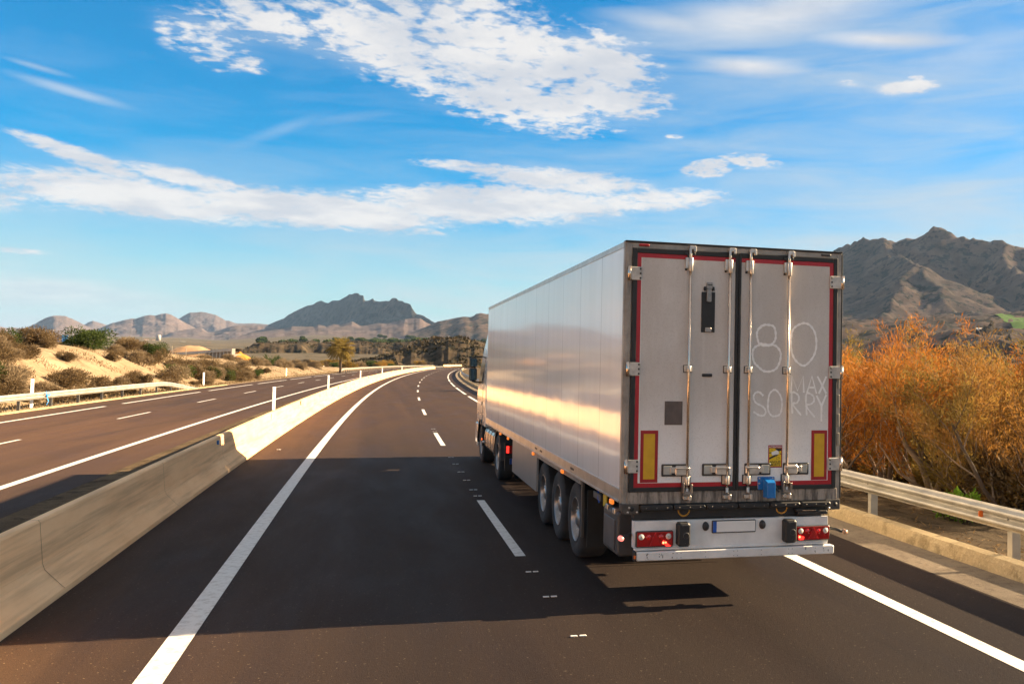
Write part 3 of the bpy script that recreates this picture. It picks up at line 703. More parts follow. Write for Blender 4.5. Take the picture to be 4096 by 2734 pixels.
def m_side():
    m = Mat('glossy_white_side', .10, 0, (.6, .6, .6), .42, .08)
    sx = m.n('ShaderNodeSeparateXYZ'); m.l(m.co('Object'), sx.inputs[0])
    y, z = sx.outputs[1], sx.outputs[2]
    fr = m.math('FRACT', m.math('DIVIDE', m.math('ADD', y, .695), 1.233))
    seam = m.math('LESS_THAN', m.math('ABSOLUTE', m.math('SUBTRACT', fr, .5)), .0055)
    d = m.noise(m.co('Object', (1, 1.2, .25)), 2.2, 6, .6); g = m.noise(m.co('Object', (1, 6, .5)), 1.5, 5, .6)
    c = m.ramp(d, [(.3, (.78, .77, .76)), (.7, (.84, .84, .84))])
    low = m.mr(z, 1.9, 1.2, 0, .45)
    c = m.mix(m.math('MULTIPLY', low, g), c, (.42, .37, .32))
    c = m.mix(m.math('MULTIPLY', seam, .65), c, (.12, .11, .105))
    m.col(c)
    wv = m.math('ADD', m.math('MULTIPLY', m.noise(m.co('Object', (0, 1.3, .35)), 1.0, 2, .4), 1.), m.math('MULTIPLY', m.noise(m.co('Object', (0, 1, 1)), 9., 2, .4), .006))
    pil = m.math('MULTIPLY', m.math('POWER', m.math('ABSOLUTE', m.math('SUBTRACT', fr, .5)), 2.), -.5)
    n = m.n('ShaderNodeBump'); m.l(m.math('ADD', wv, pil), n.inputs['Height']); n.inputs['Strength'].default_value = .5; n.inputs['Distance'].default_value = .0055
    m.l(n.outputs[0], m.b.inputs['Normal']); m.l(n.outputs[0], m.b.inputs['Coat Normal'])
    m.rgh(m.mr(g, .3, .8, .07, .13))
    return m.m
def m_door():
    m = Mat('dirty_white_door', .5, 0, (.5, .5, .5), .4)
    sx = m.n('ShaderNodeSeparateXYZ'); m.l(m.co('Object'), sx.inputs[0]); z = sx.outputs[2]
    grime = m.noise(m.co('Object', (1, 1, .45)), 1.6, 8, .65); fine = m.noise(m.co('Object'), 60, 4, .7)
    streak = m.noise(m.co('Object', (14, 1, .5)), 1.0, 5, .6)
    a = m.mr(z, 2.45, 1.5, .88, .08)
    a = m.math('MULTIPLY', a, m.mr(grime, .25, .62, .75, 1.15), clamp=True)
    c = m.mix(a, (.86, .86, .86), (.53, .50, .47))
    c = m.mix(m.mr(streak, .55, .8, 0, .28), c, (.80, .79, .77))
    c = m.mix(m.mr(fine, .48, .8, 0, .35), c, (.24, .21, .18))
    splash = m.noise(m.co('Object'), 3.2, 7, .7, .8)
    c = m.mix(m.math('MULTIPLY', m.mr(splash, .62, .70, 0, .6), m.mr(z, 1.9, 1.3, 0, 1)), c, (.78, .78, .77))
    m.col(c); m.rgh(m.mr(grime, .3, .7, .35, .6)); return m.m
SIDE = m_side(); DOOR = m_door()
ALU = simple('aluminium_rail', (.52, .48, .44), .35, .7, .25, 3)
STEEL = simple('galvanised_frame', (.36, .32, .28), .5, .35, .35, 5)
def m_sill():
    m = Mat('grimy_sill', .6, .2, (.3, .27, .24)); g = m.noise(m.co('Object', (9, 1, 1.2)), 1.6, 7, .7); f = m.noise(m.co('Object'), 22, 5, .7)
    c = m.mix(m.mr(g, .40, .62, 0, .9), (.36, .315, .27), (.07, .058, .05)); c = m.mix(m.mr(f, .5, .75, 0, .5), c, (.10, .085, .07)); m.col(c); return m.m
SILL = m_sill()
SHINY = simple('polished_rod', (.72, .60, .50), .22, .95, .12, 8)
CHROMEW = simple('zinc_fitting', (.60, .55, .50), .35, .7, .25, 12)
HINGE = simple('painted_hinge', (.52, .50, .46), .5, .1, .35, 9)
BLK = simple('black_rubber', (.018, .018, .019), .55, 0, .3, 6)
CHAS = simple('black_chassis', (.022, .021, .021), .6, 0, .4, 4)
REDT = simple('red_tape', (.42, .012, .022), .35, 0, .2, 5)
YEL = simple('amber_reflective', (.62, .36, .015), .4, 0, .12, 9)
REDD = simple('dark_red_reflective', (.33, .010, .014), .4, 0, .15, 8)
WSTR = simple('rubbed_white', (.88, .88, .87), .5, 0, .1, 20)
BWHITE = simple('scuffed_white_panel', (.72, .72, .71), .45, 0, .22, 3)
TYRE = simple('tyre_rubber', (.042, .040, .040), .85, 0, .3, 5, bump=.3, bs=60)
RIM = simple('alloy_rim', (.36, .34, .33), .38, .85, .3, 6)
BROWN = simple('brown_plate', (.12, .095, .085), .6, 0, .25, 8)
DARKH = simple('black_handle', (.028, .026, .028), .5)
BLUEB = simple('blue_lock_box', (.01, .16, .48), .25, 0, .15, 10, coat=.4)
GREYBOX = simple('grey_plastic_box', (.060, .062, .066), .5, 0, .25, 5)
PLATE = simple('plate_white', (.75, .75, .73), .45, 0, .05)
def emis(name, col, s):
    m = Mat(name, .25, 0, col); m.b.inputs['Emission Color'].default_value = (*col, 1); m.b.inputs['Emission Strength'].default_value = s; return m.m
REDL = simple('red_lens', (.36, .010, .012), .12, 0, .25, 14, coat=.7)
REDL2 = simple('bright_red_lens', (.62, .012, .012), .12, 0, .25, 14, coat=.7)
CLRL = simple('clear_lens', (.70, .67, .62), .1, 0, .2, 14, coat=.7)
LIT = emis('lit_red_lamp', (1., .03, .02), .55); LITH = emis('lit_red_core', (1., .25, .10), .9)
ORL = emis('lit_orange_lamp', (.9, .22, .03), .22)
# cargo body
mb = MB(); mb.box(-1.298, 1.298, .06, 13.44, 1.28, 3.94); T(mb, 'cargo_body', SIDE)
mb = MB(); mb.box(-1.300, 1.300, .05, 13.46, 3.94, 4.0); mb.box(-1.304, -1.30, .06, 13.44, 3.935, 3.985); T(mb, 'roof_rail', ALU, bv=.008)
mb = MB(); mb.box(-1.31, -1.20, .09, 13.45, 1.145, 1.285); mb.box(1.20, 1.31, .09, 13.45, 1.145, 1.285); mb.box(-1.313, -1.311, .1, 13.4, 1.268, 1.276)
mb.box(-1.325, -1.30, .09, 13.45, 1.142, 1.158)
TS(mb, 'bottom_rail', ALU, bv=.006)
for y in (2.55, 5.1, 5.6): mb2 = MB(); mb2.box(-1.3135, -1.309, y, y+.22, 1.205, 1.235); T(mb2, 'rail_slot', BLK)
mb = MB(); mb.box(-1.318, -1.296, .0, .06, 1.14, 4.0); mb.box(-1.3, -1.3+.03, -.005, .06, 1.13, 3.99); T(mb, 'corner_profile', STEEL, bv=.006)
# rear frame
FR = [(-1.30, -1.23, 1.13, 3.985), (1.245, 1.305, 1.13, 3.985)]
mb = MB()
for a, b, c, d in FR: mb.box(a, b, 0, .08, c, d)
mb.box(-1.23, 1.245, 0, .08, 3.925, 3.985)
frame = T(mb, 'rear_frame', STEEL, bv=.006)
mb = MB(); mb.box(-1.31, 1.31, -.015, .09, 3.985, 4.005); T(mb, 'top_trim', BLK, frame, .004)
mb = MB(); mb.box(1.305, 1.322, .0, .07, 1.15, 3.98); T(mb, 'side_trim', BLK, frame, .004)
for s in (-1, 1):
    mb = MB(); mb.bbox(s*1.10-.06, s*1.10+.06, -.02, 0, 3.945, 3.972, .01); T(mb, 'marker_lamp', REDD if s < 0 else GREYBOX, frame)
mb = MB()
for k in range(4): mb.bbox(1.262, 1.293, -.012, 0, 1.75+k*.22, 1.75+k*.22+.15, .006)
T(mb, 'buffer_strip', simple('pale_strip', (.30, .27, .22), .6), frame)
mb = MB(); mb.box(-1.245, 1.265, -.012, .08, 1.13, 1.262); T(mb, 'rear_sill', SILL, bv=.006)
mb = MB()
for s in (-1, 1):
    x0, x1 = (-1.305, -1.11) if s < 0 else (1.12, 1.305)
    mb.poly([(x0, -.02, 1.135), (x1, -.02, 1.135), (x1, -.02, 1.02), (x0+(.0 if s > 0 else .03), -.02, 1.02), (x0, -.02, 1.06)], (0, .12, 0))
cast = TS(mb, 'corner_casting', simple('dark_casting', (.085, .078, .072), .6, .3, .4, 9), bv=.006)
mb = MB()
for x in (-1.19, 1.245): mb.lathe([(-.026, .0), (-.026, .024), (-.018, .026)], (x, 0, 1.08), 'y', 14)
TS(mb, 'socket', BLK, cast)
mb = MB()
for x, z in ((-1.22, 1.095), (-1.235, 1.045), (-1.13, 1.045), (1.15, 1.1), (1.16, 1.04)): mb.lathe([(-.032, 0), (-.032, .011), (-.02, .013)], (x, 0, z), 'y', 8)
TS(mb, 'bolt', CHROMEW, cast)
# rubber buffer strips below the sill
for i in range(6):
    a = -1.105+i*.379; mb = MB(); mb.bbox(a, a+.365, -.085, -.02, 1.068, 1.122, .014)
    o = T(mb, 'rubber_buffer', BLK)
    mb = MB(); [mb.lathe([(-.088, 0), (-.088, .007), (-.084, .0091)], (a+d, 0, 1.095), 'y', 8) for d in (.06, .18, .3)]; TS(mb, 'bolt', simple('dull_bolt', (.15, .13, .12), .5, .5), o)
mb = MB(); mb.box(-1.08, 1.15, -.005, .1, 1.03, 1.128); T(mb, 'buffer_beam', CHAS)
# doors
def plateb(x0, x1, z0, z1, y, th=.006): return MB().box(x0, x1, y-th, y, z0, z1)
def make_door(x0, x1, inner, s):
    """s=-1 left door, +1 right door; inner: (x0,x1,z0,z1) of the white panel"""
    d = T(MB().box(inner[0]-.05, inner[1]+.05, -.012, .05, 1.27, 3.90), 'rear_door', DOOR)
    mb = MB()
    o = (x0, x1, 1.262, 3.925); i_ = (inner[0]-.05, inner[1]+.05 if s < 0 else inner[1]+.05, 1.31, 3.87)
    if s < 0: i_ = (inner[0]-.055, inner[1], 1.31, 3.87)
    else: i_ = (inner[0], inner[1]+.05, 1.31, 3.87)
    def ring(mb, o, i, ya, yb):
        mb.box(o[0], i[0], ya, yb, o[2], o[3]); mb.box(i[1], o[1], ya, yb, o[2], o[3])
        mb.box(i[0], i[1], ya, yb, o[2], i[2]); mb.box(i[0], i[1], ya, yb, i[3], o[3])
    ring(mb, o, i_, -.026, .0); T(mb, 'door_seal', BLK, d, .006)
    mb = MB(); r = .047
    a, b, z0, z1 = i_
    mb.box(a, b, -.0145, -.0125, z1-r, z1); mb.box(a, b, -.0145, -.0125, z0, z0+r)
    if s < 0: mb.box(a, a+r, -.0145, -.0125, z0+r, z1-r)
    else: mb.box(b-r, b, -.0145, -.0125, z0+r, z1-r)
    T(mb, 'red_tape', REDT, d)
    if s < 0: mb = MB(); mb.box(a+r, a+r+.006, -.0150, -.0127, z0+r, z1-r); mb.box(a+r, b, -.0150, -.0127, z0+r, z0+r+.006); T(mb, 'white_edge', PLATE, d)
    return d
dl = make_door(-1.23, -.022+.03, (-1.122, -.026, 1.36, 3.83), -1)
dr = make_door(.012, 1.245, (.044, 1.143, 1.36, 3.83), 1)
# locking bars with their guides, cams and keepers
def locking_bar(x, d, big):
    mb = MB(); mb.tube([(x, -.055, 1.30), (x, -.055, 3.86)], .0155, 12); bar = T(mb, 'locking_bar', SHINY, d)
    mb = MB()
    mb.bbox(x-.052, x+.026, -.05, -.012, 3.72, 3.845, .006); mb.tube([(x+.004, -.06, 3.69), (x+.004, -.06, 3.84)], .027, 12)       # top guide
    mb.bbox(x-.045, x+.045, -.035, -.012, 2.575, 2.645, .005); mb.tube([(x, -.055, 2.578), (x, -.055, 2.642)], .026, 12)              # middle guide
    mb.bbox(x-.045, x+.045, -.04, -.012, 1.335, 1.43, .005); mb.tube([(x, -.058, 1.335), (x, -.058, 1.425)], .026, 12)                 # lower guide
    mb.tube([(x, -.055, 1.30), (x, -.055, 1.245), (x-.004, -.062, 1.235)], .019, 10)
    mb.bbox(x-.04, x+.05, -.06, -.012, 1.175, 1.215, .006); mb.bbox(x+.014, x+.046, -.085, -.03, 1.165, 1.225, .006)                   # bottom keeper
    mb.tube([(x, -.055, 3.84), (x, -.055, 3.94)], .016, 10); mb.bbox(x-.012, x+.058, -.07, -.0, 3.93, 3.975, .006); mb.bbox(x+.035, x+.062, -.08, -.01, 3.905, 3.97, .005)
    TS(mb, 'bar_guide', CHROMEW, bar, .003)
    mb = MB(); mb.box(x-.05, x-.027, -.018, -.0125, 3.70, 3.83); mb.box(x-.052, x+.052, -.016, -.0125, 2.568, 2.652); mb.box(x-.055, x+.055, -.02, -.0125, 1.325, 1.435)
    mb.lathe([(-.078, 0), (-.078, .010), (-.07, .012)], (x, 0, 1.365), 'y', 8)
    TS(mb, 'guide_base', DARKH, bar)
    if big:
        mb = MB(); mb.bbox(x-.06, x+.06, -.045, -.027, 3.87, 3.905, .006); mb.bbox(x-.03, x+.02, -.05, -.027, 3.845, 3.875, .006); TS(mb, 'bar_clip', DARKH, bar)
        mb = MB(); mb.poly([(x-.05, -.03, 1.31), (x+.052, -.03, 1.31), (x+.055, -.09, 1.25), (x-.052, -.09, 1.25)], (0, 0, -.022)); mb.bbox(x-.055, x-.035, -.09, -.03, 1.25, 1.36, .004); mb.bbox(x+.035, x+.055, -.09, -.03, 1.25, 1.345, .004)
        T(mb, 'cam_guard', simple('cam_steel', (.27, .23, .20), .4, .6), bar)
for x, d, big in ((-.577, dl, 1), (-.107, dl, 0), (.143, dr, 0), (.613, dr, 1)): locking_bar(x, d, big)
# recessed handles
def handle(x, s, d):
    """s=-1 the pocket points left of the bar"""
    a, b = (x-.285, x+.03) if s < 0 else (x-.03, x+.285)
    mb = MB(); mb.bbox(a, b, -.030, -.012, 1.428, 1.562, .022); h = T(mb, 'door_handle', DARKH, d)
    mb = MB()
    p0, p1 = (a+.02, a+.115) if s < 0 else (b-.115, b-.02)
    mb.bbox(p0, p1, -.034, -.028, 1.448, 1.542, .012); T(mb, 'handle_pocket', simple('pocket_grey', (.42, .42, .38), .5), h)
    mb = MB()
    q0, q1 = (x-.135, x+.028) if s < 0 else (x-.028, x+.135)
    mb.bbox(q0, q1, -.062, -.03, 1.437, 1.545, .018); mb.bbox(q0, q1, -.074, -.05, 1.505, 1.528, .008)
    q2, q3 = (x-.19, x-.13) if s < 0 else (x+.13, x+.19)
    mb.bbox(q2, q3, -.05, -.034, 1.465, 1.53, .006); T(mb, 'handle_lever', CHROMEW, h, .003)
handle(-.577, -1, dl); handle(-.107, -1, dl); handle(.143, 1, dr); handle(.613, 1, dr)
# hinges
for s, d in ((-1, dl), (1, dr)):
    for z in (3.645, 2.60, 1.545):
        xo = -1.268 if s < 0 else 1.300; xi = -1.127 if s < 0 else 1.143
        mb = MB(); mb.bbox(min(xo, xi), max(xo, xi), -.036, -.018, z-.075, z+.07, .01); h = T(mb, 'hinge', HINGE, d)
        mb = MB(); mb.tube([(xo, -.034, z-.08), (xo, -.034, z+.075)], .021, 12); T(mb, 'hinge_pin', SHINY, h)
        mb = MB(); [mb.lathe([(-.041, 0), (-.041, .010), (-.034, .012)], (xi+.022, 0, z+dz), 'y', 8) for dz in (-.052, -.002, .048)] if s > 0 else [mb.lathe([(-.041, 0), (-.041, .010), (-.034, .012)], (xi-.018, 0, z+dz), 'y', 8) for dz in (-.052, -.002, .048)]
        TS(mb, 'bolt', simple('bolt_dark', (.06, .055, .05), .5, .4), h)
# black rubber door strap with metal buckle
mb = MB(); mb.bbox(-.428, -.268, -.020, -.012, 3.02, 3.47, .008); st = T(mb, 'door_strap', BLK, dl)
mb = MB(); mb.bbox(-.372, -.318, -.046, -.02, 3.36, 3.50, .006); mb.bbox(-.372, -.306, -.04, -.012, 3.50, 3.58, .008); mb.bbox(-.385, -.31, -.034, -.02, 3.022, 3.072, .01); T(mb, 'buckle', simple('zinc_buckle', (.34, .31, .29), .35, .7, .3, 12), st)
mb = MB(); mb.bbox(-.405, -.380, -.04, -.012, 3.485, 3.53, .006); mb.bbox(-.305, -.282, -.04, -.012, 3.485, 3.53, .006); mb.bbox(-.37, -.31, -.047, -.04, 3.545, 3.555, .002); TS(mb, 'rubber_stop', BLK, st)
mb = MB(); mb.bbox(-.408, -.292, -.03, -.012, 2.525, 2.56, .006); mb.bbox(-.375, -.33, -.034, -.03, 2.53, 2.553, .004); T(mb, 'door_catch', DARKH, dl)
mb = MB(); mb.bbox(-.835, -.63, -.018, -.012, 1.99, 2.25, .012); T(mb, 'vent_plate', BROWN, dl, .003)
# marker plates
for s, d, x0, x1 in ((-1, dl, -1.105, -.905), (1, dr, .935, 1.133)):
    mb = MB(); mb.box(x0, x1, -.0165, -.0152, 1.362, 1.93); p = T(mb, 'marker_plate', REDD, d)
    mb = MB(); mb.box(x0+.036, x1-.036, -.0185, -.0166, 1.40, 1.892); T(mb, 'amber_panel', YEL, p)
# hand-rubbed writing
STK = {"8": [[0.353, 3.13], [0.283, 3.1], [0.243, 3.03], [0.253, 2.96], [0.283, 2.9], [0.383, 2.89], [0.443, 2.92], [0.473, 2.98], [0.463, 3.08], [0.423, 3.12], [0.323, 3.12], [0.273, 3.08]], "8b": [[0.283, 2.9], [0.213, 2.86], [0.193, 2.79], [0.213, 2.7], [0.263, 2.65], [0.333, 2.6], [0.423, 2.6], [0.493, 2.64], [0.533, 2.73], [0.533, 2.82], [0.473, 2.89], [0.373, 2.9], [0.283, 2.91]], "0": [[0.823, 3.16], [0.743, 3.13], [0.683, 3.07], [0.663, 2.96], [0.673, 2.83], [0.723, 2.73], [0.813, 2.67], [0.883, 2.7], [0.953, 2.79], [0.983, 2.91], [0.963, 3.05], [0.893, 3.14], [0.813, 3.16]], "M": [[0.673, 2.35], [0.683, 2.55], [0.753, 2.38], [0.823, 2.55], [0.833, 2.36]], "A": [[0.873, 2.36], [0.933, 2.55], [0.993, 2.35]], "A2": [[0.893, 2.42], [0.973, 2.42]], "X": [[1.003, 2.55], [1.118, 2.35]], "X2": [[1.115, 2.55], [1.023, 2.35]], "S": [[0.333, 2.32], [0.283, 2.36], [0.233, 2.35], [0.213, 2.3], [0.243, 2.24], [0.323, 2.2], [0.363, 2.15], [0.343, 2.1], [0.283, 2.1], [0.213, 2.14]], "O": [[0.463, 2.39], [0.413, 2.35], [0.393, 2.27], [0.393, 2.16], [0.433, 2.1], [0.483, 2.09], [0.543, 2.12], [0.563, 2.23], [0.543, 2.32], [0.493, 2.38], [0.453, 2.39]], "R": [[0.693, 2.12], [0.683, 2.35], [0.753, 2.34], [0.773, 2.29], [0.743, 2.24], [0.693, 2.23], [0.803, 2.1]], "R2": [[0.873, 2.1], [0.863, 2.34], [0.943, 2.33], [0.963, 2.27], [0.923, 2.23], [0.863, 2.21], [0.973, 2.08]], "Y": [[0.993, 2.33], [1.058, 2.21]], "Y2": [[1.118, 2.34], [1.058, 2.21], [1.058, 2.03]]}
def catmull(P, n=6, smooth=True):
    if not smooth or len(P) < 3: return P
    o = []
    for i in range(len(P)-1):
        p0, p1, p2, p3 = P[max(i-1, 0)], P[i], P[i+1], P[min(i+2, len(P)-1)]
        for k in range(n):
            t = k/n; o.append([.5*((2*p1[j])+(-p0[j]+p2[j])*t+(2*p0[j]-5*p1[j]+4*p2[j]-p3[j])*t*t+(-p0[j]+3*p1[j]-3*p2[j]+p3[j])*t**3) for j in (0, 1)])
    return o+[P[-1]]
mb = MB()
for kk, P in STK.items():
    big = kk in ('8', '8b', '0'); Q = catmull(P, 6, kk in ('8', '8b', '0', 'S', 'O', 'R', 'R2')); wd = .0125 if big else .0105
    yy = -.0142 - .0002*(hash(kk) % 5 if False else list(STK).index(kk) % 4)
    L = []; Rr_ = []
    for i, (x, z) in enumerate(Q):
        a = Q[max(i-1, 0)]; b = Q[min(i+1, len(Q)-1)]; dx, dz = b[0]-a[0], b[1]-a[1]; l = math.hypot(dx, dz) or 1
        ww = wd*(1+.25*math.sin(i*1.7)); L.append((x-dz/l*ww, yy-i*4e-5, z+dx/l*ww)); Rr_.append((x+dz/l*ww, yy-i*4e-5, z-dx/l*ww))
    n = len(Q); mb.add(L+Rr_, [(i, i+1, n+i+1, n+i) for i in range(n-1)])
tag(T(mb, 'writing', WSTR, dr), 'hand rubbed white letters reading 80 MAX SORRY')
# warning sticker
def text_mesh(txt, size, x, z, y, mat, name, parent, sx=1.):
    cu = bpy.data.curves.new('lettering', 'FONT'); cu.body = txt; cu.size = size; cu.align_x = 'CENTER'; cu.align_y = 'CENTER'; cu.offset = size*.02
    to = bpy.data.objects.new('lettering', cu); COL.objects.link(to)
    me = bpy.data.meshes.new_from_object(to.evaluated_get(bpy.context.evaluated_depsgraph_get()))
    bpy.data.objects.remove(to)
    for v in me.vertices: v.co = (x+v.co.x*sx, y, z+v.co.y)
    me.materials.clear(); me.materials.append(mat)
    o = bpy.data.objects.new(name, me); COL.objects.link(o); o.parent = parent; return o
SBLK = simple('sticker_black', (.015, .015, .015), .5); SYEL = simple('sticker_yellow', (.72, .50, .01), .5, 0, .06); SRED = simple('sticker_red', (.30, .006, .025), .5, 0, .06)
mb = MB(); mb.bbox(.402, .573, -.0155, -.0128, 1.510, 1.762, .006); stk = T(mb, 'warning_sticker', SRED, dr)
mb = MB(); mb.box(.414, .561, -.0168, -.0156, 1.524, 1.728); T(mb, 'sticker_field', SYEL, stk)
mb = MB(); y = -.0171
mb.add([(.414, y, 1.60), (.414, y, 1.622), (.50, y, 1.662), (.53, y, 1.652)], [(0, 1, 2, 3)]); mb.add([(.48, y, 1.726), (.561, y, 1.726), (.561, y, 1.70), (.52, y, 1.69)], [(0, 1, 2, 3)])
mb.add([(.414, y, 1.67), (.414, y, 1.68), (.445, y, 1.685), (.445, y, 1.672)], [(0, 1, 2, 3)]); mb.add([(.54, y, 1.665), (.561, y, 1.655), (.561, y, 1.664), (.545, y, 1.672)], [(0, 1, 2, 3)])
for a, b in (((.50, 1.600), (.545, 1.618)), ((.545, 1.618), (.50, 1.638)), ((.502, 1.602), (.502, 1.636)), ((.43, 1.70), (.455, 1.708)), ((.43, 1.715), (.455, 1.708))):
    dx, dz = b[0]-a[0], b[1]-a[1]; l = math.hypot(dx, dz); q = (-dz/l*.0012, dx/l*.0012); mb.add([(a[0]-q[0], y, a[1]-q[1]), (b[0]-q[0], y, b[1]-q[1]), (b[0]+q[0], y, b[1]+q[1]), (a[0]+q[0], y, a[1]+q[1])], [(0, 1, 2, 3)])
T(mb, 'sticker_drawing', SBLK, stk)
mb = MB(); y = -.0174; mb.add([(.445, y, 1.655), (.440, y, 1.683), (.505, y, 1.705), (.532, y, 1.690), (.528, y, 1.678), (.535, y, 1.668), (.518, y, 1.658), (.452, y, 1.648)], [tuple(range(8))]); T(mb, 'sticker_lorry', PLATE, stk)
text_mesh('ATTENTION', .024, .4875, 1.742, -.0160, PLATE, 'sticker_heading', stk, 1.15)
text_mesh('ANGLES', .036, .4875, 1.572, -.0174, SBLK, 'sticker_word', stk, .98)
text_mesh('MORTS', .036, .4875, 1.541, -.0174, SBLK, 'sticker_word', stk, .98)
# blue lock box
mb = MB(); mb.bbox(.273, .478, -.028, -.022+.008, 1.262, 1.408, .012); lb = T(mb, 'lock_box', BLUEB, dr)
mb = MB(); mb.poly([(.335, -.03, 1.18), (.455, -.03, 1.18), (.455, -.03, 1.395), (.335, -.03, 1.395)], (0, -.01, 0))
mb.add([(.335, -.04, 1.18), (.455, -.04, 1.18), (.455, -.04, 1.395), (.335, -.04, 1.395), (.348, -.13, 1.18), (.447, -.13, 1.18), (.447, -.13, 1.355), (.348, -.13, 1.355)], [(0, 1, 5, 4), (1, 2, 6, 5), (2, 3, 7, 6), (3, 0, 4, 7), (4, 5, 6, 7), (0, 3, 2, 1)])
T(mb, 'lock_cover', BLUEB, lb, .006)
mb = MB(); [mb.lathe([(-.034, 0), (-.034, .008), (-.028, .010)], (x, 0, z), 'y', 8) for x, z in ((.293, 1.39), (.455, 1.392), (.293, 1.335))]; TS(mb, 'screw', CHROMEW, lb)
mb = MB(); mb.tube([(.462, -.06, 1.325), (.50, -.075, 1.255), (.515, -.075, 1.245)], .011, 8); T(mb, 'lock_cable', BLK, lb)
# bumper panel with lamps, plate, buffers and underrun bar
mb = MB(); mb.box(-1.163, 1.135, -.045, -.03, .655, .945); mb.box(-1.163, 1.135, -.045, .02, .943, .952); mb.box(-1.16, 1.13, -.06, .0, .638, .66); mb.box(-1.166, -1.158, -.05, .06, .66, .95); mb.box(1.13, 1.138, -.05, .06, .66, .95)
bp = T(mb, 'bumper_panel', BWHITE, bv=.004)
mb = MB(); mb.bbox(-1.15, 1.195, -.095, -.005, .532, .628, .012); ub = T(mb, 'underrun_bar', BWHITE)
mb = MB(); rnd = random.Random(5)
for k in range(7):
    for dz in (.555, .605):
        for dd in (0, .045 if k % 2 else 0): mb.lathe([(-.0965, 0), (-.0965, .0045)], (-1.02+k*.33+dd, 0, dz), 'y', 6)
for k in range(16):
    x = rnd.choice([-1.08, -1.05, -.9, -.75, .8, .95, 1.05, 1.1])+rnd.random()*.05; z = .54+rnd.random()*.06; h = .006+rnd.random()*.03; mb.box(x, x+.004+rnd.random()*.006, -.0962, -.0952, z, min(z+h, .625))
T(mb, 'scuff_marks', BLK, ub)
mb = MB(); mb.bbox(-1.172, -1.15, -.1, 0, .53, .635, .006); ec = T(mb, 'end_cap', BLK, ub)
mb = MB(); mb.box(-1.1735, -1.158, -.102, -.07, .56, .595); T(mb, 'side_reflector', ORANGE, ec)
def lamp(x0, x1, z0, z1, mir, lit_at):
    mb = MB(); mb.bbox(x0, x1, -.075, -.045, z0, z1, .02); L = T(mb, 'tail_lamp', DARKH)
    w = x1-x0; cx = (x0+x1)/2; h = z1-z0; zc = (z0+z1)/2
    mb = MB(); mb.bbox(x0+.012, x1-.012, -.083, -.075, z0+.012, z1-.01, .012); T(mb, 'lens', REDL, L)
    for fx in (.14, .86):
        mb = MB(); mb.lathe([(-.094, 0), (-.092, .014), (-.090, .026), (-.083, .032)], (x0+w*fx, 0, z0+h*.66), 'y', 20); T(mb, 'clear_lens', CLRL, L)
        mb = MB(); mb.lathe([(-.097, 0), (-.096, .006), (-.093, .008)], (x0+w*fx, 0, z0+h*.66), 'y', 12); TS(mb, 'bulb', simple('bulb', (.30, .2, .12), .3), L)
    mb = MB()
    for fx in (.335, .66): mb.lathe([(-.090, 0), (-.089, .015), (-.083, .030)], (x0+w*fx, 0, z0+h*.62), 'y', 18)
    T(mb, 'red_bowl', REDL2, L)
    mb = MB(); mb.poly([(cx-.062, -.083, z0+.02), (cx+.062, -.083, z0+.02), (cx+.006, -.083, z1-.02), (cx-.006, -.083, z1-.02)], (0, -.012, 0)); T(mb, 'triangle_reflector', simple('triangle_red', (.40, .010, .012), .25, 0, .1, 10), L, .003)
    mb = MB()
    q = [(.735, .42), (.93, .05), (.79, .05), (.70, .40)] if lit_at > 0 else [(.07, .42), (.24, .28), (.22, .08), (.08, .08)]
    mb.poly([(x0+w*a, -.083, z0+h*b) for a, b in q], (0, -.006, 0)); T(mb, 'lit_segment', LIT, L, .002)
    mb = MB(); xx = x0+w*(.72 if lit_at > 0 else .10); mb.lathe([(-.095, 0), (-.094, .008), (-.089, .013)], (xx, 0, z0+h*.28), 'y', 12)
    if lit_at > 0: mb.lathe([(-.095, 0), (-.094, .006), (-.089, .010)], (xx+.028, 0, z0+h*.29), 'y', 12)
    T(mb, 'lit_core', LITH, L)
    return L
lamp(-1.152, -.727, .672, .848, 0, 1); lamp(.725, 1.152, .685, .853, 1, -1)
for x0, x1 in ((-.697, -.558), (.563, .703)):
    mb = MB(); mb.bbox(x0, x1, -.155, -.045, .682, .938, .02); b_ = T(mb, 'rubber_bumper', BLK)
    mb = MB(); mb.lathe([(-.158, .03), (-.158, .034), (-.154, .036)], ((x0+x1)/2+.02, 0, .80), 'y', 16); [mb.lathe([(-.158, 0), (-.158, .006)], ((x0+x1)/2+dx, 0, z), 'y', 8) for dx, z in ((-.02, .90), (.045, .90), (.01, .72))]
    mb.bbox(x0+.035, x1-.01, -.159, -.15, .905, .917, .003); TS(mb, 'bolt', GREYBOX, b_)
mb = MB(); mb.bbox(-.277, .243, -.062, -.045, .800, .940, .008); pl = T(mb, 'number_plate', DARKH)
mb = MB(); mb.box(-.268, .234, -.0645, -.062, .812, .930, 0); T(mb, 'plate_face', PLATE, pl)
mb = MB(); mb.box(-.268, -.225, -.0665, -.0648, .812, .930); T(mb, 'blue_band', simple('plate_blue', (.01, .09, .42), .5), pl)
for x0, x1 in ((-.387, -.31), (.29, .363)):
    mb = MB(); mb.lathe([(-.085, .0), (-.083, .02), (-.07, .033), (-.045, .038)], ((x0+x1)/2, 0, .878), 'y', 16); mb.v = [(x, y, .878+(z-.878)*1.35) for x, y, z in mb.v]; T(mb, 'plate_lamp', DARKH)
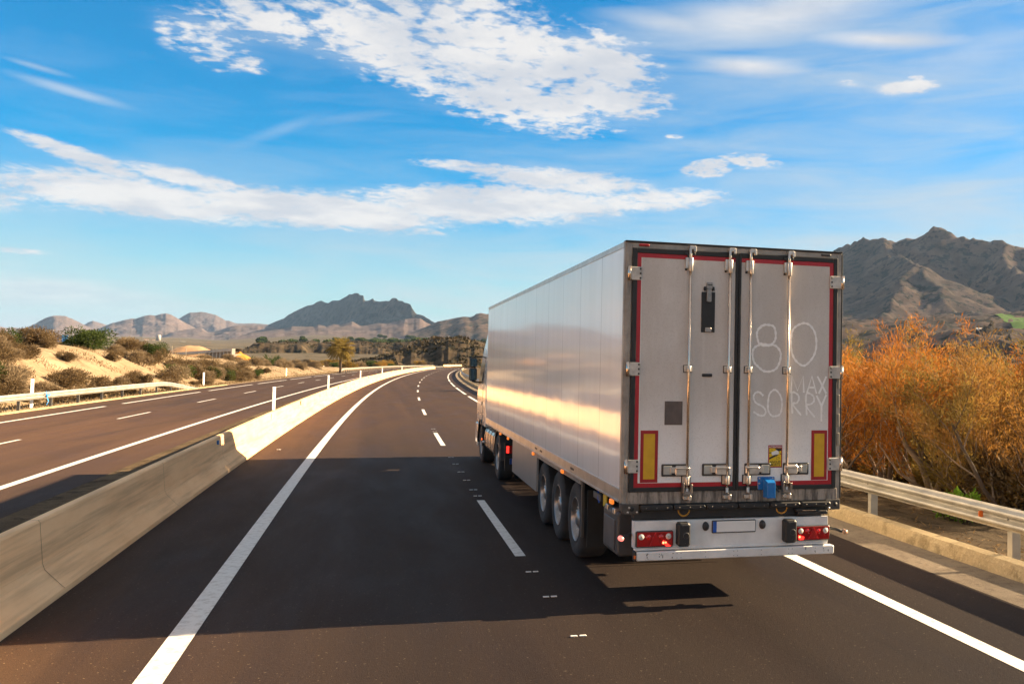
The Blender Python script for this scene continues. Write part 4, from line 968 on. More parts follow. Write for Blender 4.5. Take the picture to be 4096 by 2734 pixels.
# rear underside: beams, mudguard, yellow rings, bracket
mb = MB(); mb.box(-1.16, 1.16, .0, .12, .965, 1.035); mb.box(-.62, -.50, .02, 9.5, .80, 1.10); mb.box(.50, .62, .02, 9.5, .80, 1.10); mb.box(-1.1, 1.1, .02, .06, .66, .93)
mb.box(-1.15, 1.15, 4.8, 5.0, .98, 1.1); mb.box(-1.15, 1.15, 1.6, 1.75, .98, 1.1); mb.box(-1.19, 1.19, .1, 13.3, 1.10, 1.145)
T(mb, 'chassis_frame', CHAS)
mb = MB(); mb.box(-.36, .36, 11.6, 12.6, .95, 1.05); T(mb, 'coupling_plate', CHAS)
for x in (-.59, .58):
    mb = MB(); mb.tube([(x+.065*math.cos(a), -.0, 1.055+.065*math.sin(a)) for a in frange(math.pi, 2*math.pi, .26)], .009, 8); T(mb, 'yellow_ring', simple('yellow_ring', (.62, .30, .03), .4))
mb = MB(); mb.bbox(.75, 1.12, -.07, .03, .975, 1.02, .008); mb.bbox(.72, .80, -.085, -.02, 1.02, 1.045, .006); sb_ = T(mb, 'step_bracket', CHAS)
mb = MB(); mb.bbox(.76, .98, -.075, -.02, 1.021, 1.033, .004); T(mb, 'step_tread', SHINY, sb_)
mb = MB(); mb.tube([(1.13, .1, .76), (1.19, .05, .80), (1.25, -.02, .795), (1.31, -.08, .775)], .018, 8); ra = T(mb, 'marker_arm', BLK); mb = MB(); mb.lathe([(-.03, .0), (-.028, .026), (.03, .030), (.034, 0)], (1.33, -.09, .775), 'y', 12); T(mb, 'marker_bulb', simple('amber_bulb', (.45, .28, .18), .3), ra)
mb = MB(); mb.tube([(-1.13, .1, .76), (-1.19, .05, .80), (-1.25, -.02, .795), (-1.30, -.06, .775)], .018, 8); la = T(mb, 'marker_arm', BLK); mb = MB(); mb.lathe([(-.03, .0), (-.028, .026), (.03, .030), (.034, 0)], (-1.315, -.06, .775), 'y', 12); T(mb, 'marker_bulb', emis('lit_marker', (1., .22, .18), .3), la)
# wheels
def wheel(name, x, y, s, twin=False, wd=.38):
    """s=-1 outer face to the left"""
    root = bpy.data.objects.new(name, None); COL.objects.link(root); root.parent = truck; root.location = (x, y, .515)
    r = .515
    def tyre(off):
        P = [(0, .30), (.01, .315), (-.012, .36), (-.015, .43), (.0, .475), (.022, .502), (.05, .513), (wd/2, .515)]
        a = P+[(wd-p, q) for p, q in reversed(P[:-1])]
        mb = MB(); mb.lathe([(-s*(p+off), q) for p, q in a], (0, 0, 0), 'x', 40)
        for gx in (.10, .16, .22, .28): pass
        o = mb.build('tyre', TYRE, root); return o
    tyre(0)
    if twin: tyre(.40)
    mb = MB(); g = lambda p: -s*p
    mb.lathe([(g(.0), .30), (g(-.004), .292), (g(.012), .285), (g(.05), .272), (g(.10), .262), (g(.105), .20), (g(.06), .185), (g(.055), .12), (g(.03), .10), (g(.015), .07), (g(.01), .0)], (0, 0, 0), 'x', 40)
    rim = mb.build('rim', RIM, root)
    mb = MB()
    for k in range(10):
        a = 2*math.pi*k/10; mb.lathe([(g(.035), .0), (g(.035), .013), (g(.06), .014)], (0, .155*math.cos(a), .155*math.sin(a)), 'x', 8)
        a += math.pi/10; mb.lathe([(g(.094), 0), (g(.094), .024), (g(.11), .026)], (0, .232*math.cos(a), .232*math.sin(a)), 'x', 10, 1)
    mb.build('wheel_nut', [CHROMEW, BLK], rim)
    return root
for y in (2.84, 4.15, 5.46):
    for s in (-1, 1): wheel('wheel', s*1.215, y, s)
    mb = MB(); mb.tube([(-1., y, .515), (1., y, .515)], .075, 10); T(mb, 'axle', CHAS)
    for s in (-1, 1):
        mb = MB()
        for i in range(12):
            a0 = math.pi*(.12+.76*i/12); a1 = math.pi*(.12+.76*(i+1)/12); rr_ = .585
            mb.add([(s*.82, y+rr_*math.cos(a0), .515+rr_*math.sin(a0)), (s*1.2, y+rr_*math.cos(a0), .515+rr_*math.sin(a0)), (s*1.2, y+rr_*math.cos(a1), .515+rr_*math.sin(a1)), (s*.82, y+rr_*math.cos(a1), .515+rr_*math.sin(a1))], [(0, 1, 2, 3)], 0, True)
        T(mb, 'mudguard', CHAS)
# hanging mud flap and guard post behind the last wheel, side rail above wheels
for s in (-1, 1):
    a, b = sorted((s*1.255, s*1.215))
    mb = MB(); mb.bbox(a, b, 2.26, 2.31, .36, 1.14, .01); T(mb, 'guard_post', simple('guard_post', (.10, .095, .09), .5, .3))
    mb = MB(); mb.box(*sorted((s*1.2, s*.84)), 2.14, 2.16, .26, 1.0); T(mb, 'mud_flap', BLK)
    mb = MB(); [mb.bbox(*sorted((s*1.27, s*1.235)), 2.3, 5.85, 1.052+k*.03, 1.078+k*.03, .005) for k in range(3)]; T(mb, 'side_rail', STEEL)
    mb = MB(); mb.box(*sorted((s*1.27, s*1.235)), 5.85, 8.82, .485, 1.135); T(mb, 'side_skirt', simple('skirt_panel', (.33, .31, .29), .28, 0, .12, 1.5, coat=.3))
    mb = MB(); mb.bbox(*sorted((s*1.262, s*1.0)), .32, 1.0, .50, 1.0, .03); bx = T(mb, 'storage_box', GREYBOX, bv=.015)
    mb = MB(); xx = s*1.264; mb.bbox(*sorted((xx, xx+s*.012)), .40, .92, .56, .90, .02); T(mb, 'box_lid', simple('box_lid', (.085, .087, .092), .45), bx, .006)
    mb = MB(); [mb.bbox(*sorted((s*1.20, s*1.275)), y_, y_+.10, .955, 1.02, .01) for y_ in (.42, .76)]; TS(mb, 'latch', CHROMEW, bx)
    # landing legs and air tank
    mb = MB(); mb.box(*sorted((s*.95, s*.83)), 9.6, 9.72, .40, 1.1); mb.box(*sorted((s*1.02, s*.76)), 9.52, 9.80, .36, .40); T(mb, 'landing_leg', STEEL)
mb = MB(); mb.bbox(-1.24, -1.2, 1.25, 1.65, .98, 1.06, .004); mb.v = [v for v in mb.v]; T(mb, 'number_panel', GREYBOX)
mb = MB(); mb.box(-1.238, -1.225, .95, 1.12, .95, 1.09); T(mb, 'yellow_label', simple('yellow_label', (.55, .40, .02), .5))
mb = MB(); mb.tube([(-1.22, 1.45, 1.09), (-1.235, 1.38, 1.0), (-1.23, 1.36, .95)], .012, 8); T(mb, 'blue_hose', simple('blue_hose', (.02, .12, .6), .5))
for y in (.42, 3.38, 6.02, 9.25, 10.5):
    mb = MB(); mb.bbox(-1.325, -1.29, y-.05, y+.05, 1.075, 1.13, .008); T(mb, 'side_marker', ORL)
for s in (-1, 1):
    for k in range(5):
        mb = MB(); mb.bbox(*sorted((s*1.28, s*1.25)), 6.2+k*.55, 6.25+k*.55, 1.11, 1.14, .005); TS(mb, 'skirt_clip', BLK)
# refrigeration unit on the front bulkhead
mb = MB(); mb.bbox(-.95, .95, 13.46, 13.9, 2.0, 3.85, .06); T(mb, 'cooling_unit', BWHITE, bv=.03)
# tractor
WCAB = Mat('white_cab_paint', .25, 0, (.66, .64, .60), .5, .8).m
GLASS = simple('dark_window', (.03, .04, .05), .08, 0, .2, 2, coat=.8)
secs = [(.98, 1.225, 14.35, 16.55), (1.25, 1.235, 14.28, 16.62), (1.75, 1.235, 14.25, 16.6), (2.05, 1.225, 14.25, 16.55), (2.55, 1.175, 14.25, 16.42), (3.0, 1.125, 14.25, 16.2), (3.35, 1.07, 14.27, 15.95), (3.62, 1.0, 14.3, 15.7), (3.78, .88, 14.4, 15.3)]
vs = []; fs = []
for z, hw, yb, yf in secs:
    r_ = .16
    P = [(-hw, yb+.03), (-hw+.03, yb), (hw-.03, yb), (hw, yb+.03), (hw, yf-r_*2), (hw-r_*.35, yf-r_*.6), (hw-r_*1.6, yf), (-hw+r_*1.6, yf), (-hw+r_*.35, yf-r_*.6), (-hw, yf-r_*2)]
    vs += [(x, y, z) for x, y in P]
n = 10
for i in range(len(secs)-1):
    for k in range(n): k2 = (k+1) % n; fs.append((i*n+k, i*n+k2, (i+1)*n+k2, (i+1)*n+k))
fs.append(tuple(range(n))); fs.append(tuple((len(secs)-1)*n+k for k in range(n)))
mb = MB(); mb.add(vs, fs); cab = T(mb, 'cab', WCAB, bv=.02)
mb = MB(); mb.box(-1.236, -1.0, 16.0, 16.6, .42, .98); mb.box(1.0, 1.236, 16.0, 16.6, .42, .98); mb.box(-1.2, 1.2, 16.35, 16.72, .32, 1.0); T(mb, 'front_bumper', WCAB, bv=.03)
for s in (-1, 1):
    def sp(y, z):
        hw = lerp_tab([(a, b) for a, b, _, _ in secs], z); return (s*(hw+.004), y, z)
    mb = MB(); mb.poly([sp(15.0, 2.12), sp(16.05, 2.02), sp(15.95, 2.75), sp(15.15, 2.80)], (s*.004, 0, 0)); T(mb, 'side_window', GLASS, cab)
    mb = MB(); mb.bbox(*sorted((s*1.242, s*1.232)), 15.03, 15.19, 1.50, 1.60, .01); T(mb, 'cab_handle', BLK, cab)
    mb = MB(); mb.box(*sorted((s*1.2385, s*1.234)), 14.93, 14.94, 1.1, 2.0); mb.box(*sorted((s*1.2385, s*1.234)), 14.94, 16.1, 1.28, 1.29); T(mb, 'door_gap', BLK, cab)
    # wheel arch, fender
    for nm, yc, ra_, x0, x1, mat in (('front_fender', 15.27, .62, 1.255, .86, BLK), ('rear_fender', 11.5, .62, 1.25, .62, GREYBOX)):
        mb = MB(); vs = []; fs = []
        for i in range(17):
            a = math.pi*(-.02+1.04*i/16)
            for r_ in (ra_, ra_-.035): vs += [(s*x0, yc+r_*math.cos(a), .515+r_*math.sin(a)), (s*x1, yc+r_*math.cos(a), .515+r_*math.sin(a))]
        for i in range(16):
            o_ = i*4; fs += [(o_, o_+1, o_+5, o_+4), (o_+2, o_+6, o_+7, o_+3), (o_, o_+4, o_+6, o_+2), (o_+1, o_+3, o_+7, o_+5)]
        mb.add(vs, fs); T(mb, nm, mat)
    wheel('wheel', s*1.20, 15.27, s, wd=.33)
    wheel('wheel', s*1.23, 11.5, s, twin=True, wd=.31)
    # mirror
    mb = MB(); x0, x1 = sorted((s*1.29, s*1.50)); mb.bbox(x0, x1, 16.0, 16.14, 2.50, 2.75, .04); mir = T(mb, 'side_mirror', BLK, bv=.02)
    mb = MB(); mb.bbox(x0, x1, 16.0, 16.16, 2.13, 2.475, .035); mb.tube([(s*1.14, 16.1, 2.80), (s*1.40, 16.08, 2.765)], .02, 8); mb.tube([(s*1.19, 16.1, 2.08), (s*1.42, 16.08, 2.12)], .022, 8); mb.bbox(*sorted((s*1.33, s*1.37)), 16.02, 16.12, 2.45, 2.52, .01); T(mb, 'mirror_housing', BLK, mir, .015)
    mb = MB(); mb.bbox(x0+.02, x1-.02, 15.985, 15.999, 2.15, 2.455, .03); mb.bbox(x0+.02, x1-.02, 15.985, 15.999, 2.52, 2.73, .03); T(mb, 'mirror_glass', Mat('mirror_glass', .05, 1., (.06, .11, .15)).m, mir)
    # side wind deflector behind cab
    mb = MB(); mb.poly([(s*1.225, 14.27, 1.1), (s*1.235, 13.75, 1.1), (s*1.20, 13.72, 2.4), (s*1.12, 13.75, 3.4), (s*1.04, 14.28, 3.4), (s*1.17, 14.27, 2.5)], (-s*.03, 0, 0)); T(mb, 'wind_deflector', WCAB)
    # tank
    mb = MB(); xo = s*1.225; xi = s*.62
    vs = []; P = []
    for i in range(16):
        a = 2*math.pi*i/16; cx_ = (xo+xi)/2; hw = abs(xo-xi)/2; c1, s1 = math.cos(a), math.sin(a)
        P.append((cx_+hw*math.copysign(abs(c1)**.5, c1), .71+.29*math.copysign(abs(s1)**.5, s1)))
    for y in (12.2, 14.35): vs += [(x, y, z) for x, z in P]
    mb.add(vs, [(i, (i+1) % 16, 16+(i+1) % 16, 16+i) for i in range(16)]+[tuple(range(16)), tuple(range(31, 15, -1))], 0, True)
    tk = T(mb, 'fuel_tank', simple('tank_aluminium', (.62, .58, .54), .25, .9, .1, 2), sm=False)
    for y in (12.45, 13.0, 13.55, 14.1):
        mb = MB(); vs = []
        for yy in (y, y+.10): vs += [((xo+xi)/2+(x-(xo+xi)/2)*1.012, yy, .71+(z-.71)*1.012) for x, z in P]
        mb.add(vs, [(i, (i+1) % 16, 16+(i+1) % 16, 16+i) for i in range(16)]); T(mb, 'tank_strap', BLK, tk)
    mb = MB(); mb.bbox(*sorted((s*1.19, s*1.0)), 10.44, 10.47, .68, .85, .01); tl = T(mb, 'tractor_lamp', REDL)
    mb = MB(); mb.bbox(*sorted((s*1.175, s*1.12)), 10.43, 10.44, .69, .84, .008); T(mb, 'lit_segment', LIT, tl)
    mb = MB(); mb.bbox(*sorted((s*1.27, s*1.25)), 14.65, 14.72, .62, .68, .01); T(mb, 'side_marker', ORL)
mb = MB(); mb.box(-1.10, -.62, 10.45, 10.46, .45, .57); tp = T(mb, 'tractor_plate', PLATE)
mb = MB(); mb.box(-1.10, -1.05, 10.444, 10.449, .45, .57); T(mb, 'blue_band', simple('plate_blue2', (.01, .07, .35), .5), tp)
mb = MB(); mb.box(-1.2, 1.2, 10.47, 10.55, .30, .62); mb.box(-.45, -.33, 10.5, 16.3, .7, 1.0); mb.box(.33, .45, 10.5, 16.3, .7, 1.0); mb.box(-1.2, 1.2, 10.5, 10.56, .62, .9); mb.box(-.9, .9, 12.0, 14.2, .95, 1.02); T(mb, 'tractor_chassis', CHAS)
for y in (15.27, 11.5): mb = MB(); mb.tube([(-1, y, .515), (1, y, .515)], .08, 10); T(mb, 'axle', CHAS)
mb = MB(); mb.tube([(-1.24, 14.3, .6), (-1.245, 14.45, .6)], .03, 8); T(mb, 'tank_cap', CHROMEW)

# ---------------------------------------------------------------- vegetation
def m_leaf(name, stops, sc_=.35, fine=5., trans=.42):
    m = Mat(name, .7, 0, (.1, .1, .05), .15)
    f = m.noise(m.co('World'), sc_, 4, .6); g = m.noise(m.co('World'), fine, 3, .6)
    mixf = m.math('ADD', m.math('MULTIPLY', f, .62), m.math('MULTIPLY', g, .38))
    c = m.ramp(mixf, stops)
    m.col(c)
    tr = m.n('ShaderNodeBsdfTranslucent'); m.l(c, tr.inputs[0]); ms = m.n('ShaderNodeMixShader'); ms.inputs[0].default_value = trans
    m.l(m.b.outputs[0], ms.inputs[1]); m.l(tr.outputs[0], ms.inputs[2]); m.l(ms.outputs[0], m.out.inputs[0]); return m.m
L_ORANGE = m_leaf('rust_foliage', [(.30, (.11, .065, .018)), (.42, (.26, .105, .020)), (.52, (.38, .140, .022)), (.62, (.42, .20, .04)), (.75, (.27, .18, .045))])
L_OLIVE = m_leaf('olive_gold_foliage', [(.32, (.095, .085, .028)), (.48, (.22, .155, .042)), (.62, (.38, .22, .05)), (.75, (.38, .165, .03))])
L_BROWN = m_leaf('brown_foliage', [(.32, (.060, .042, .022)), (.5, (.13, .088, .045)), (.7, (.22, .155, .075))], .8)
L_RUSTB = m_leaf('rust_brown_foliage', [(.32, (.10, .07, .025)), (.5, (.24, .13, .035)), (.7, (.40, .20, .05))], .5)
L_DRY = m_leaf('grey_dry_foliage', [(.32, (.14, .10, .06)), (.5, (.24, .18, .11)), (.7, (.32, .25, .16))], .8)
L_GREEN = m_leaf('green_foliage', [(.32, (.020, .032, .010)), (.5, (.05, .075, .018)), (.7, (.10, .13, .03))], .8)
L_SCRUB = m_leaf('scrub_foliage', [(.32, (.018, .020, .009)), (.5, (.045, .036, .018)), (.7, (.10, .07, .035))], .05, .3, .2)
L_GRASS = m_leaf('dry_grass_blades', [(.32, (.07, .05, .025)), (.5, (.17, .12, .06)), (.7, (.28, .21, .12))], .3)
L_LIME = m_leaf('lime_foliage', [(.32, (.05, .10, .01)), (.5, (.13, .24, .02)), (.7, (.28, .40, .04))], .8)
BARK = simple('pale_bark', (.24, .17, .115), .85, 0, .5, 3); BARKD = simple('dark_bark', (.09, .06, .042), .85, 0, .4, 3)
def sliver(mb, p, d, L, wd, rnd):
    a = d.cross(Vector((rnd.uniform(-1, 1), rnd.uniform(-1, 1), rnd.uniform(-1, 1))))
    if a.length < 1e-4: return
    a.normalize(); a *= wd
    n = len(mb.v); q = p+d*L
    mb.v += [tuple(p), tuple(p+d*L*.45+a), tuple(q), tuple(p+d*L*.45-a)]; mb.f.append((n, n+1, n+2, n+3)); mb.mi.append(0); mb.sm.append(False)
def tamarisk(seed, H, lean, leafmat, nl=1.0, stems=4, spread=.8, barkmix=.5):
    """multi-stemmed feathery tree: returns (trunk MB, crown MB)"""
    rnd = random.Random(seed); tr = MB(); cr = MB(); tips = []
    def branch(p, d, L, r, lev):
        pts = [p]; n = 5 if lev < 2 else 3; dd = d.copy()
        for i in range(n):
            dd = (dd+Vector((rnd.gauss(0, .16), rnd.gauss(0, .16), rnd.gauss(.05, .10)-(.05 if lev >= 2 else 0)))).normalized()
            pts.append(pts[-1]+dd*L/n)
        tr.tube(pts, [r*(1-.62*i/n) for i in range(n+1)], 6 if lev == 0 else 4 if lev == 1 else 3, 0 if (rnd.random() < (.35 if lev == 0 else .85)) else 1, cap=False)
        if lev >= 3: tips.append((pts, dd)); return
        if lev == 2: tips.append((pts, dd))
        k = (4, 4, 4)[lev] if lev < 3 else 0
        for j in range(k):
            t = (.10 if lev == 0 else .2)+(.9 if lev == 0 else .8)*(j+rnd.random())/k; i = min(n-1, int(t*n)); q = pts[i].lerp(pts[i+1], t*n-i)
            a = rnd.uniform(0, 2*math.pi); sp_ = rnd.uniform(.45, 1.0)
            nd = (dd+Vector((math.cos(a)*sp_, math.sin(a)*sp_, rnd.uniform(-.1, .5)))).normalized()
            branch(q, nd, L*rnd.uniform(.48, .72), r*(1-.6*t)*.55, lev+1)
    for s in range(stems):
        a = 2*math.pi*s/stems+rnd.uniform(-.5, .5); d = Vector((math.cos(a)*spread*rnd.uniform(.4, 1)+lean[0], math.sin(a)*spread*rnd.uniform(.4, 1)+lean[1], 1.)).normalized()
        branch(Vector((math.cos(a)*.18, math.sin(a)*.18, -.15)), d, H*rnd.uniform(.50, .66), H*.017*rnd.uniform(.7, 1.2), 0)
    for pts, dd in tips:
        m_ = int(50*nl)
        if rnd.random() < .33: m_ = int(m_*.10)
        for k in range(m_):
            t = rnd.random(); i = min(len(pts)-2, int(t*(len(pts)-1))); q = pts[i].lerp(pts[i+1], rnd.random())
            q = q+Vector((rnd.gauss(0, .085), rnd.gauss(0, .085), rnd.gauss(0, .08)))
            d = (dd+Vector((rnd.gauss(0, .55), rnd.gauss(0, .55), rnd.gauss(.15, .4)))).normalized()
            sliver(cr, q, d, rnd.uniform(.06, .19), rnd.uniform(.0045, .0105), rnd)
    return tr, cr
tprotos = []
for i, (H, lean, mat, nl, st) in enumerate([(4.3, (-.1, 0), L_ORANGE, 1.25, 4), (3.9, (.15, -.1), L_OLIVE, 1.25, 5), (4.6, (-.2, .1), L_ORANGE, 1.1, 4), (3.6, (.1, .1), L_OLIVE, 1.4, 5), (4.2, (-.3, -.1), L_RUSTB, 1.1, 5)]):
    tr, cr = tamarisk(40+i, H, lean, mat, nl, st); tprotos.append((tr.build('trunk', [BARK, BARKD]), cr.build('crown', mat)))
used_p = set()
def place_tree(i, x, y, rz, s, label, cat='tree', group='rust and gold feathery trees behind the right guardrail', z=None):
    t = side_t(x, y); z = verge_z(max(5.95, t), y)-.02 if z is None else z
    root = empty('feathery_tree', (x, y, z), label, cat, group, rz); root.scale = (s, s, s)
    for o in tprotos[i]:
        c = o if i not in used_p else o.copy()
        if i in used_p: COL.objects.link(c)
        c.parent = root
    used_p.add(i); return root
def pol(a, r): return r*math.sin(R(a)), r*math.cos(R(a))
TR = [(0, 25.6, 21.5, 0, 1.00, 'golden orange feathery tree just right of the lorry tail, nearest its edge'),
 (3, 27.6, 25.5, 1.9, .98, 'olive gold feathery tree second from the lorry behind the guardrail'),
 (2, 29.8, 21.0, .6, .96, 'tall rust orange tree with bare pale limbs, middle of the thicket'),
 (1, 31.6, 24.0, 2.5, 1.02, 'gold tree with forked dark stem in the middle of the thicket'),
 (0, 33.2, 20.4, 4.0, 1.0, 'bright orange tree above the lime green sprig behind the guardrail'),
 (3, 35.6, 19.6, .3, .92, 'olive brown bushy tree leaning left near the right picture edge'),
 (4, 37.6, 18.2, 2.2, .86, 'dark brown tree with thick leaning trunk at the right picture edge'),
 (3, 39.9, 19.5, 5.0, 1.1, 'olive brown tree cut off by the right picture edge'),
 (1, 27.0, 31.5, 3.0, 1.02, 'gold tree in the second row just right of the lorry'),
 (2, 29.2, 33.0, 1.0, 1.05, 'orange topped tree in the second row against the mountain foot'),
 (0, 31.4, 31.0, 5.2, 1.03, 'orange tree in the second row with tips above its neighbours'),
 (2, 33.8, 30.0, 2.8, 1.04, 'orange and gold tree in the second row under the field'),
 (3, 35.9, 28.0, 3.9, .95, 'olive tree in the second row below the white greenhouse'),
 (0, 38.6, 27.0, 1.2, 1.12, 'orange tree in the second row at the right picture edge'),
 (1, 26.0, 41.0, .2, 1.1, 'pale gold tree in the back row beside the lorry'),
 (3, 28.6, 43.0, 2.0, 1.1, 'hazy olive gold tree in the back row, second from the lorry'),
 (2, 31.0, 42.0, 4.4, 1.1, 'orange tree in the back row behind the thicket'),
 (1, 34.4, 40.0, 3.3, 1.05, 'gold tree in the back row left of the dark gap'),
 (4, 37.2, 38.0, 5.6, 1.0, 'brown tree in the back row at the dark gap')]
for i, a, r, rz, s, lab in TR: x, y = pol(a, r); place_tree(i, x, y, rz, s, lab)
for k, (x, y) in enumerate([(15.5, 62), (16.5, 84), (15.5, 108), (17, 124), (20, 150), (24, 185)]):
    place_tree((0, 1, 2, 3, 1, 2)[k], x+1, y, k*1.3, 1.15, 'gold feathery tree of the line hidden beyond the lorry', group='trees beyond the lorry')
# narrow trees close to the rail that throw the long bands of shade across the lanes
for k, (y, sx_, sz_) in enumerate([(33, .35, .8), (86, .95, 1.2), (111, .85, 1.15), (123, .8, 1.15), (140, .6, 1.0)]):
    p = road_pt(9.3, y); t_ = place_tree((1, 3, 0, 1, 3)[k], p.x, p.y, k*1.1, 1., 'narrow tree close behind the right guardrail beyond the lorry', group='narrow trees beyond the lorry', z=-.1)
    t_.scale = (sx_*.8, sx_, sz_)
# shrubs
def shrub_mesh(seed, h, w_, mat, n, sl=.22, sw=.02, dome=True):
    rnd = random.Random(seed); st = MB(); cr = MB(); lumps = []
    for k in range(9):
        a = rnd.uniform(0, 6.28); rr_ = rnd.random()**.5*w_*.62; lumps.append((Vector((math.cos(a)*rr_, math.sin(a)*rr_, h*rnd.uniform(.25, .68))), rnd.uniform(.22, .42)*min(h, w_)*1.15))
    for c, r in lumps: st.tube([(c.x*.15, c.y*.15, -.1), (c.x*.6, c.y*.6, c.z*.55), tuple(c)], [.03, .02, .008], 4)
    for k in range(n):
        c, r = rnd.choice(lumps); d = Vector((rnd.gauss(0, 1), rnd.gauss(0, 1), rnd.gauss(.25, .9))).normalized()
        p = c+d*r*rnd.uniform(.45, 1.05); p.z = max(.02, p.z)
        sliver(cr, p, (d+Vector((rnd.gauss(0, .5), rnd.gauss(0, .5), rnd.gauss(.3, .4)))).normalized(), sl*rnd.uniform(.6, 1.3), sw*rnd.uniform(.7, 1.4), rnd)
    return st.build('stem', BARKD), cr.build('foliage', mat)
KINDS = {'brown': (L_BROWN, .9, .85, 4200, .115, .013), 'dry': (L_DRY, .8, .9, 3600, .13, .010), 'green': (L_GREEN, 1.0, .9, 4200, .10, .017), 'rust': (L_OLIVE, 1.2, .9, 3000, .14, .018)}
sp = {}
for kn, (mat, h, w_, n, sl, sw) in KINDS.items():
    for v_ in range(2): sp[kn, v_] = [shrub_mesh(hash_ := len(kn)*7+v_*31, h, w_, mat, n, sl, sw), False]
def shrub(kn, p, s, label, group=None, sz=1., cat='shrub'):
    v_ = random.randrange(2); ent = sp[kn, v_]
    root = empty('shrub', p, label, cat, group, random.uniform(0, 6.28)); root.scale = (s, s, s*sz)
    for o in ent[0]:
        c = o.copy() if ent[1] else o
        if ent[1]: COL.objects.link(c)
        c.parent = root
    ent[1] = True; return root
rb = random.Random(21)
def bank_pt(d, y): return road_pt(-17.75-d, y, bank_z(-17.75-d, y))
LB = {'brown': ('dark brown scrub bush on the sandy left bank', 'brown bushes on the sandy bank'), 'dry': ('pale grey dry bush on the sandy left bank', 'dry grey bushes on the sandy bank'), 'green': ('dark green bush on the sandy left bank', 'green bushes on the sandy bank')}
n_sh = 0
tries = 0
while n_sh < 136 and tries < 5000:
    tries += 1; y = 48+rb.random()*76; h = bank_h(y); d = rb.uniform(1.6, 2.2+h*2.2) if y < 100 else rb.uniform(1.6, 5)
    cl = fbm(y*.10+d*.10, d*.22, 3.3)
    if cl < -.12+.1*(rb.random()-.5): continue
    kn = rb.choices(['brown', 'dry', 'green'], [6, 4, .55])[0]
    s = rb.uniform(.9, 1.9)*(.65 if d < 2.5 else 1)
    shrub(kn, bank_pt(d, y)-Vector((0, 0, .08)), s, *LB[kn], sz=rb.uniform(.7, 1.)); n_sh += 1
# crest bushes 
CR = [('green', 90, 10.2, 2.6, 'big rounded dark green bush on the crest of the sandy bank'), ('green', 94, 11.5, 2.1, 'smaller green bush right of the big one on the bank crest'),
 ('green', 74, 11, 1.7, 'dark green bush on the bank crest left of the reddish bush'), ('brown', 80, 10.5, 2.0, 'tall reddish brown bush on the bank crest'), ('brown', 62, 10.5, 2.2, 'brown bush on the bank crest at the left picture edge'),
 ('green', 68, 12, 1.7, 'green bush near the left end of the bank crest'), ('dry', 99, 9.5, 1.8, 'pale dry bush below the big green bush on the crest'), ('dry', 84, 11.5, 1.6, 'grey dry bush between green and reddish bushes on the crest')]
for kn, y, d, s, lab in CR: shrub(kn, bank_pt(d, y)-Vector((0, 0, .1)), s, lab, sz=.8)
for k in range(24):
    y = rb.uniform(52, 97); d = 2.0+bank_h(y)*2.3+rb.uniform(1, 9); kn = rb.choice(['brown', 'dry', 'dry', 'brown']); shrub(kn, bank_pt(d, y), rb.uniform(.9, 1.5), {'brown': 'brown bush growing along the top of the left bank', 'dry': 'pale dry bush growing along the top of the left bank'}[kn], 'bushes along the bank top', sz=.75)
# grey feathery scrub after the bank, green low bushes at its end
for k in range(40):
    y = rb.uniform(128, 205); d = rb.uniform(3.5, 22); shrub('dry', bank_pt(d, y)-Vector((0, 0, .1)), (rb.uniform(1.0, 1.5) if y < 172 else rb.uniform(1.5, 2.3)), 'pale grey feathery scrub bush beyond the sandy bank', 'grey feathery scrub beyond the bank', sz=.9)
for k in range(12):
    y = rb.uniform(112, 140); shrub('green' if k % 2 else 'brown', bank_pt(rb.uniform(1.6, 4), y), rb.uniform(.7, 1.2), 'low green bush at the foot of the bank end' if k % 2 else 'low brown bush at the foot of the bank end', 'low bushes at the bank end', sz=.7)
for k in range(44):
    y = rb.uniform(200, 430); t = -20.5-rb.random()**1.5*60; kn = rb.choices(['rust', 'green', 'brown', 'dry'], [5, 4, 4, 2])[0]
    p = road_pt(t, y, -.3); shrub(kn, p, rb.uniform(2.2, 3.8), {'rust': 'rust coloured bush in the far thicket behind the long guardrail', 'green': 'green bush in the far thicket behind the long guardrail', 'brown': 'brown bush in the far thicket behind the long guardrail', 'dry': 'pale bush in the far thicket behind the long guardrail'}[kn], 'far thicket behind the long guardrail', sz=rb.uniform(.7, .95))
# lime sprig under the right-hand trees
for a, r, s in ((34.9, 16.9, .75), (33.9, 17.6, .6)):
    st, cr = shrub_mesh(int(a*10), .8, .55, L_LIME, 420, .12, .04); x, y = pol(a, r)
    root = empty('shrub', (x, y, verge_z(side_t(x, y), y)), 'lime green leafy sprig under the orange trees behind the guardrail' if s > .7 else 'small green sprig left of the lime one under the trees', 'shrub'); root.scale = (s, s, s*1.1); st.parent = root; cr.parent = root
# low brown brush at the feet of the right-hand trees
for k in range(42):
    a = rb.uniform(24.5, 41); r = rb.uniform(18.0, 27); x, y = pol(a, r)
    if side_t(x, y) < 9.6: continue
    kn = rb.choice(['rust', 'brown', 'rust']); shrub(kn, (x, y, verge_z(side_t(x, y), y)), rb.uniform(1.0, 1.7), 'low rust coloured brush under the right hand trees' if kn == 'rust' else 'low brown brush under the right hand trees', 'brush under the trees', sz=.9)
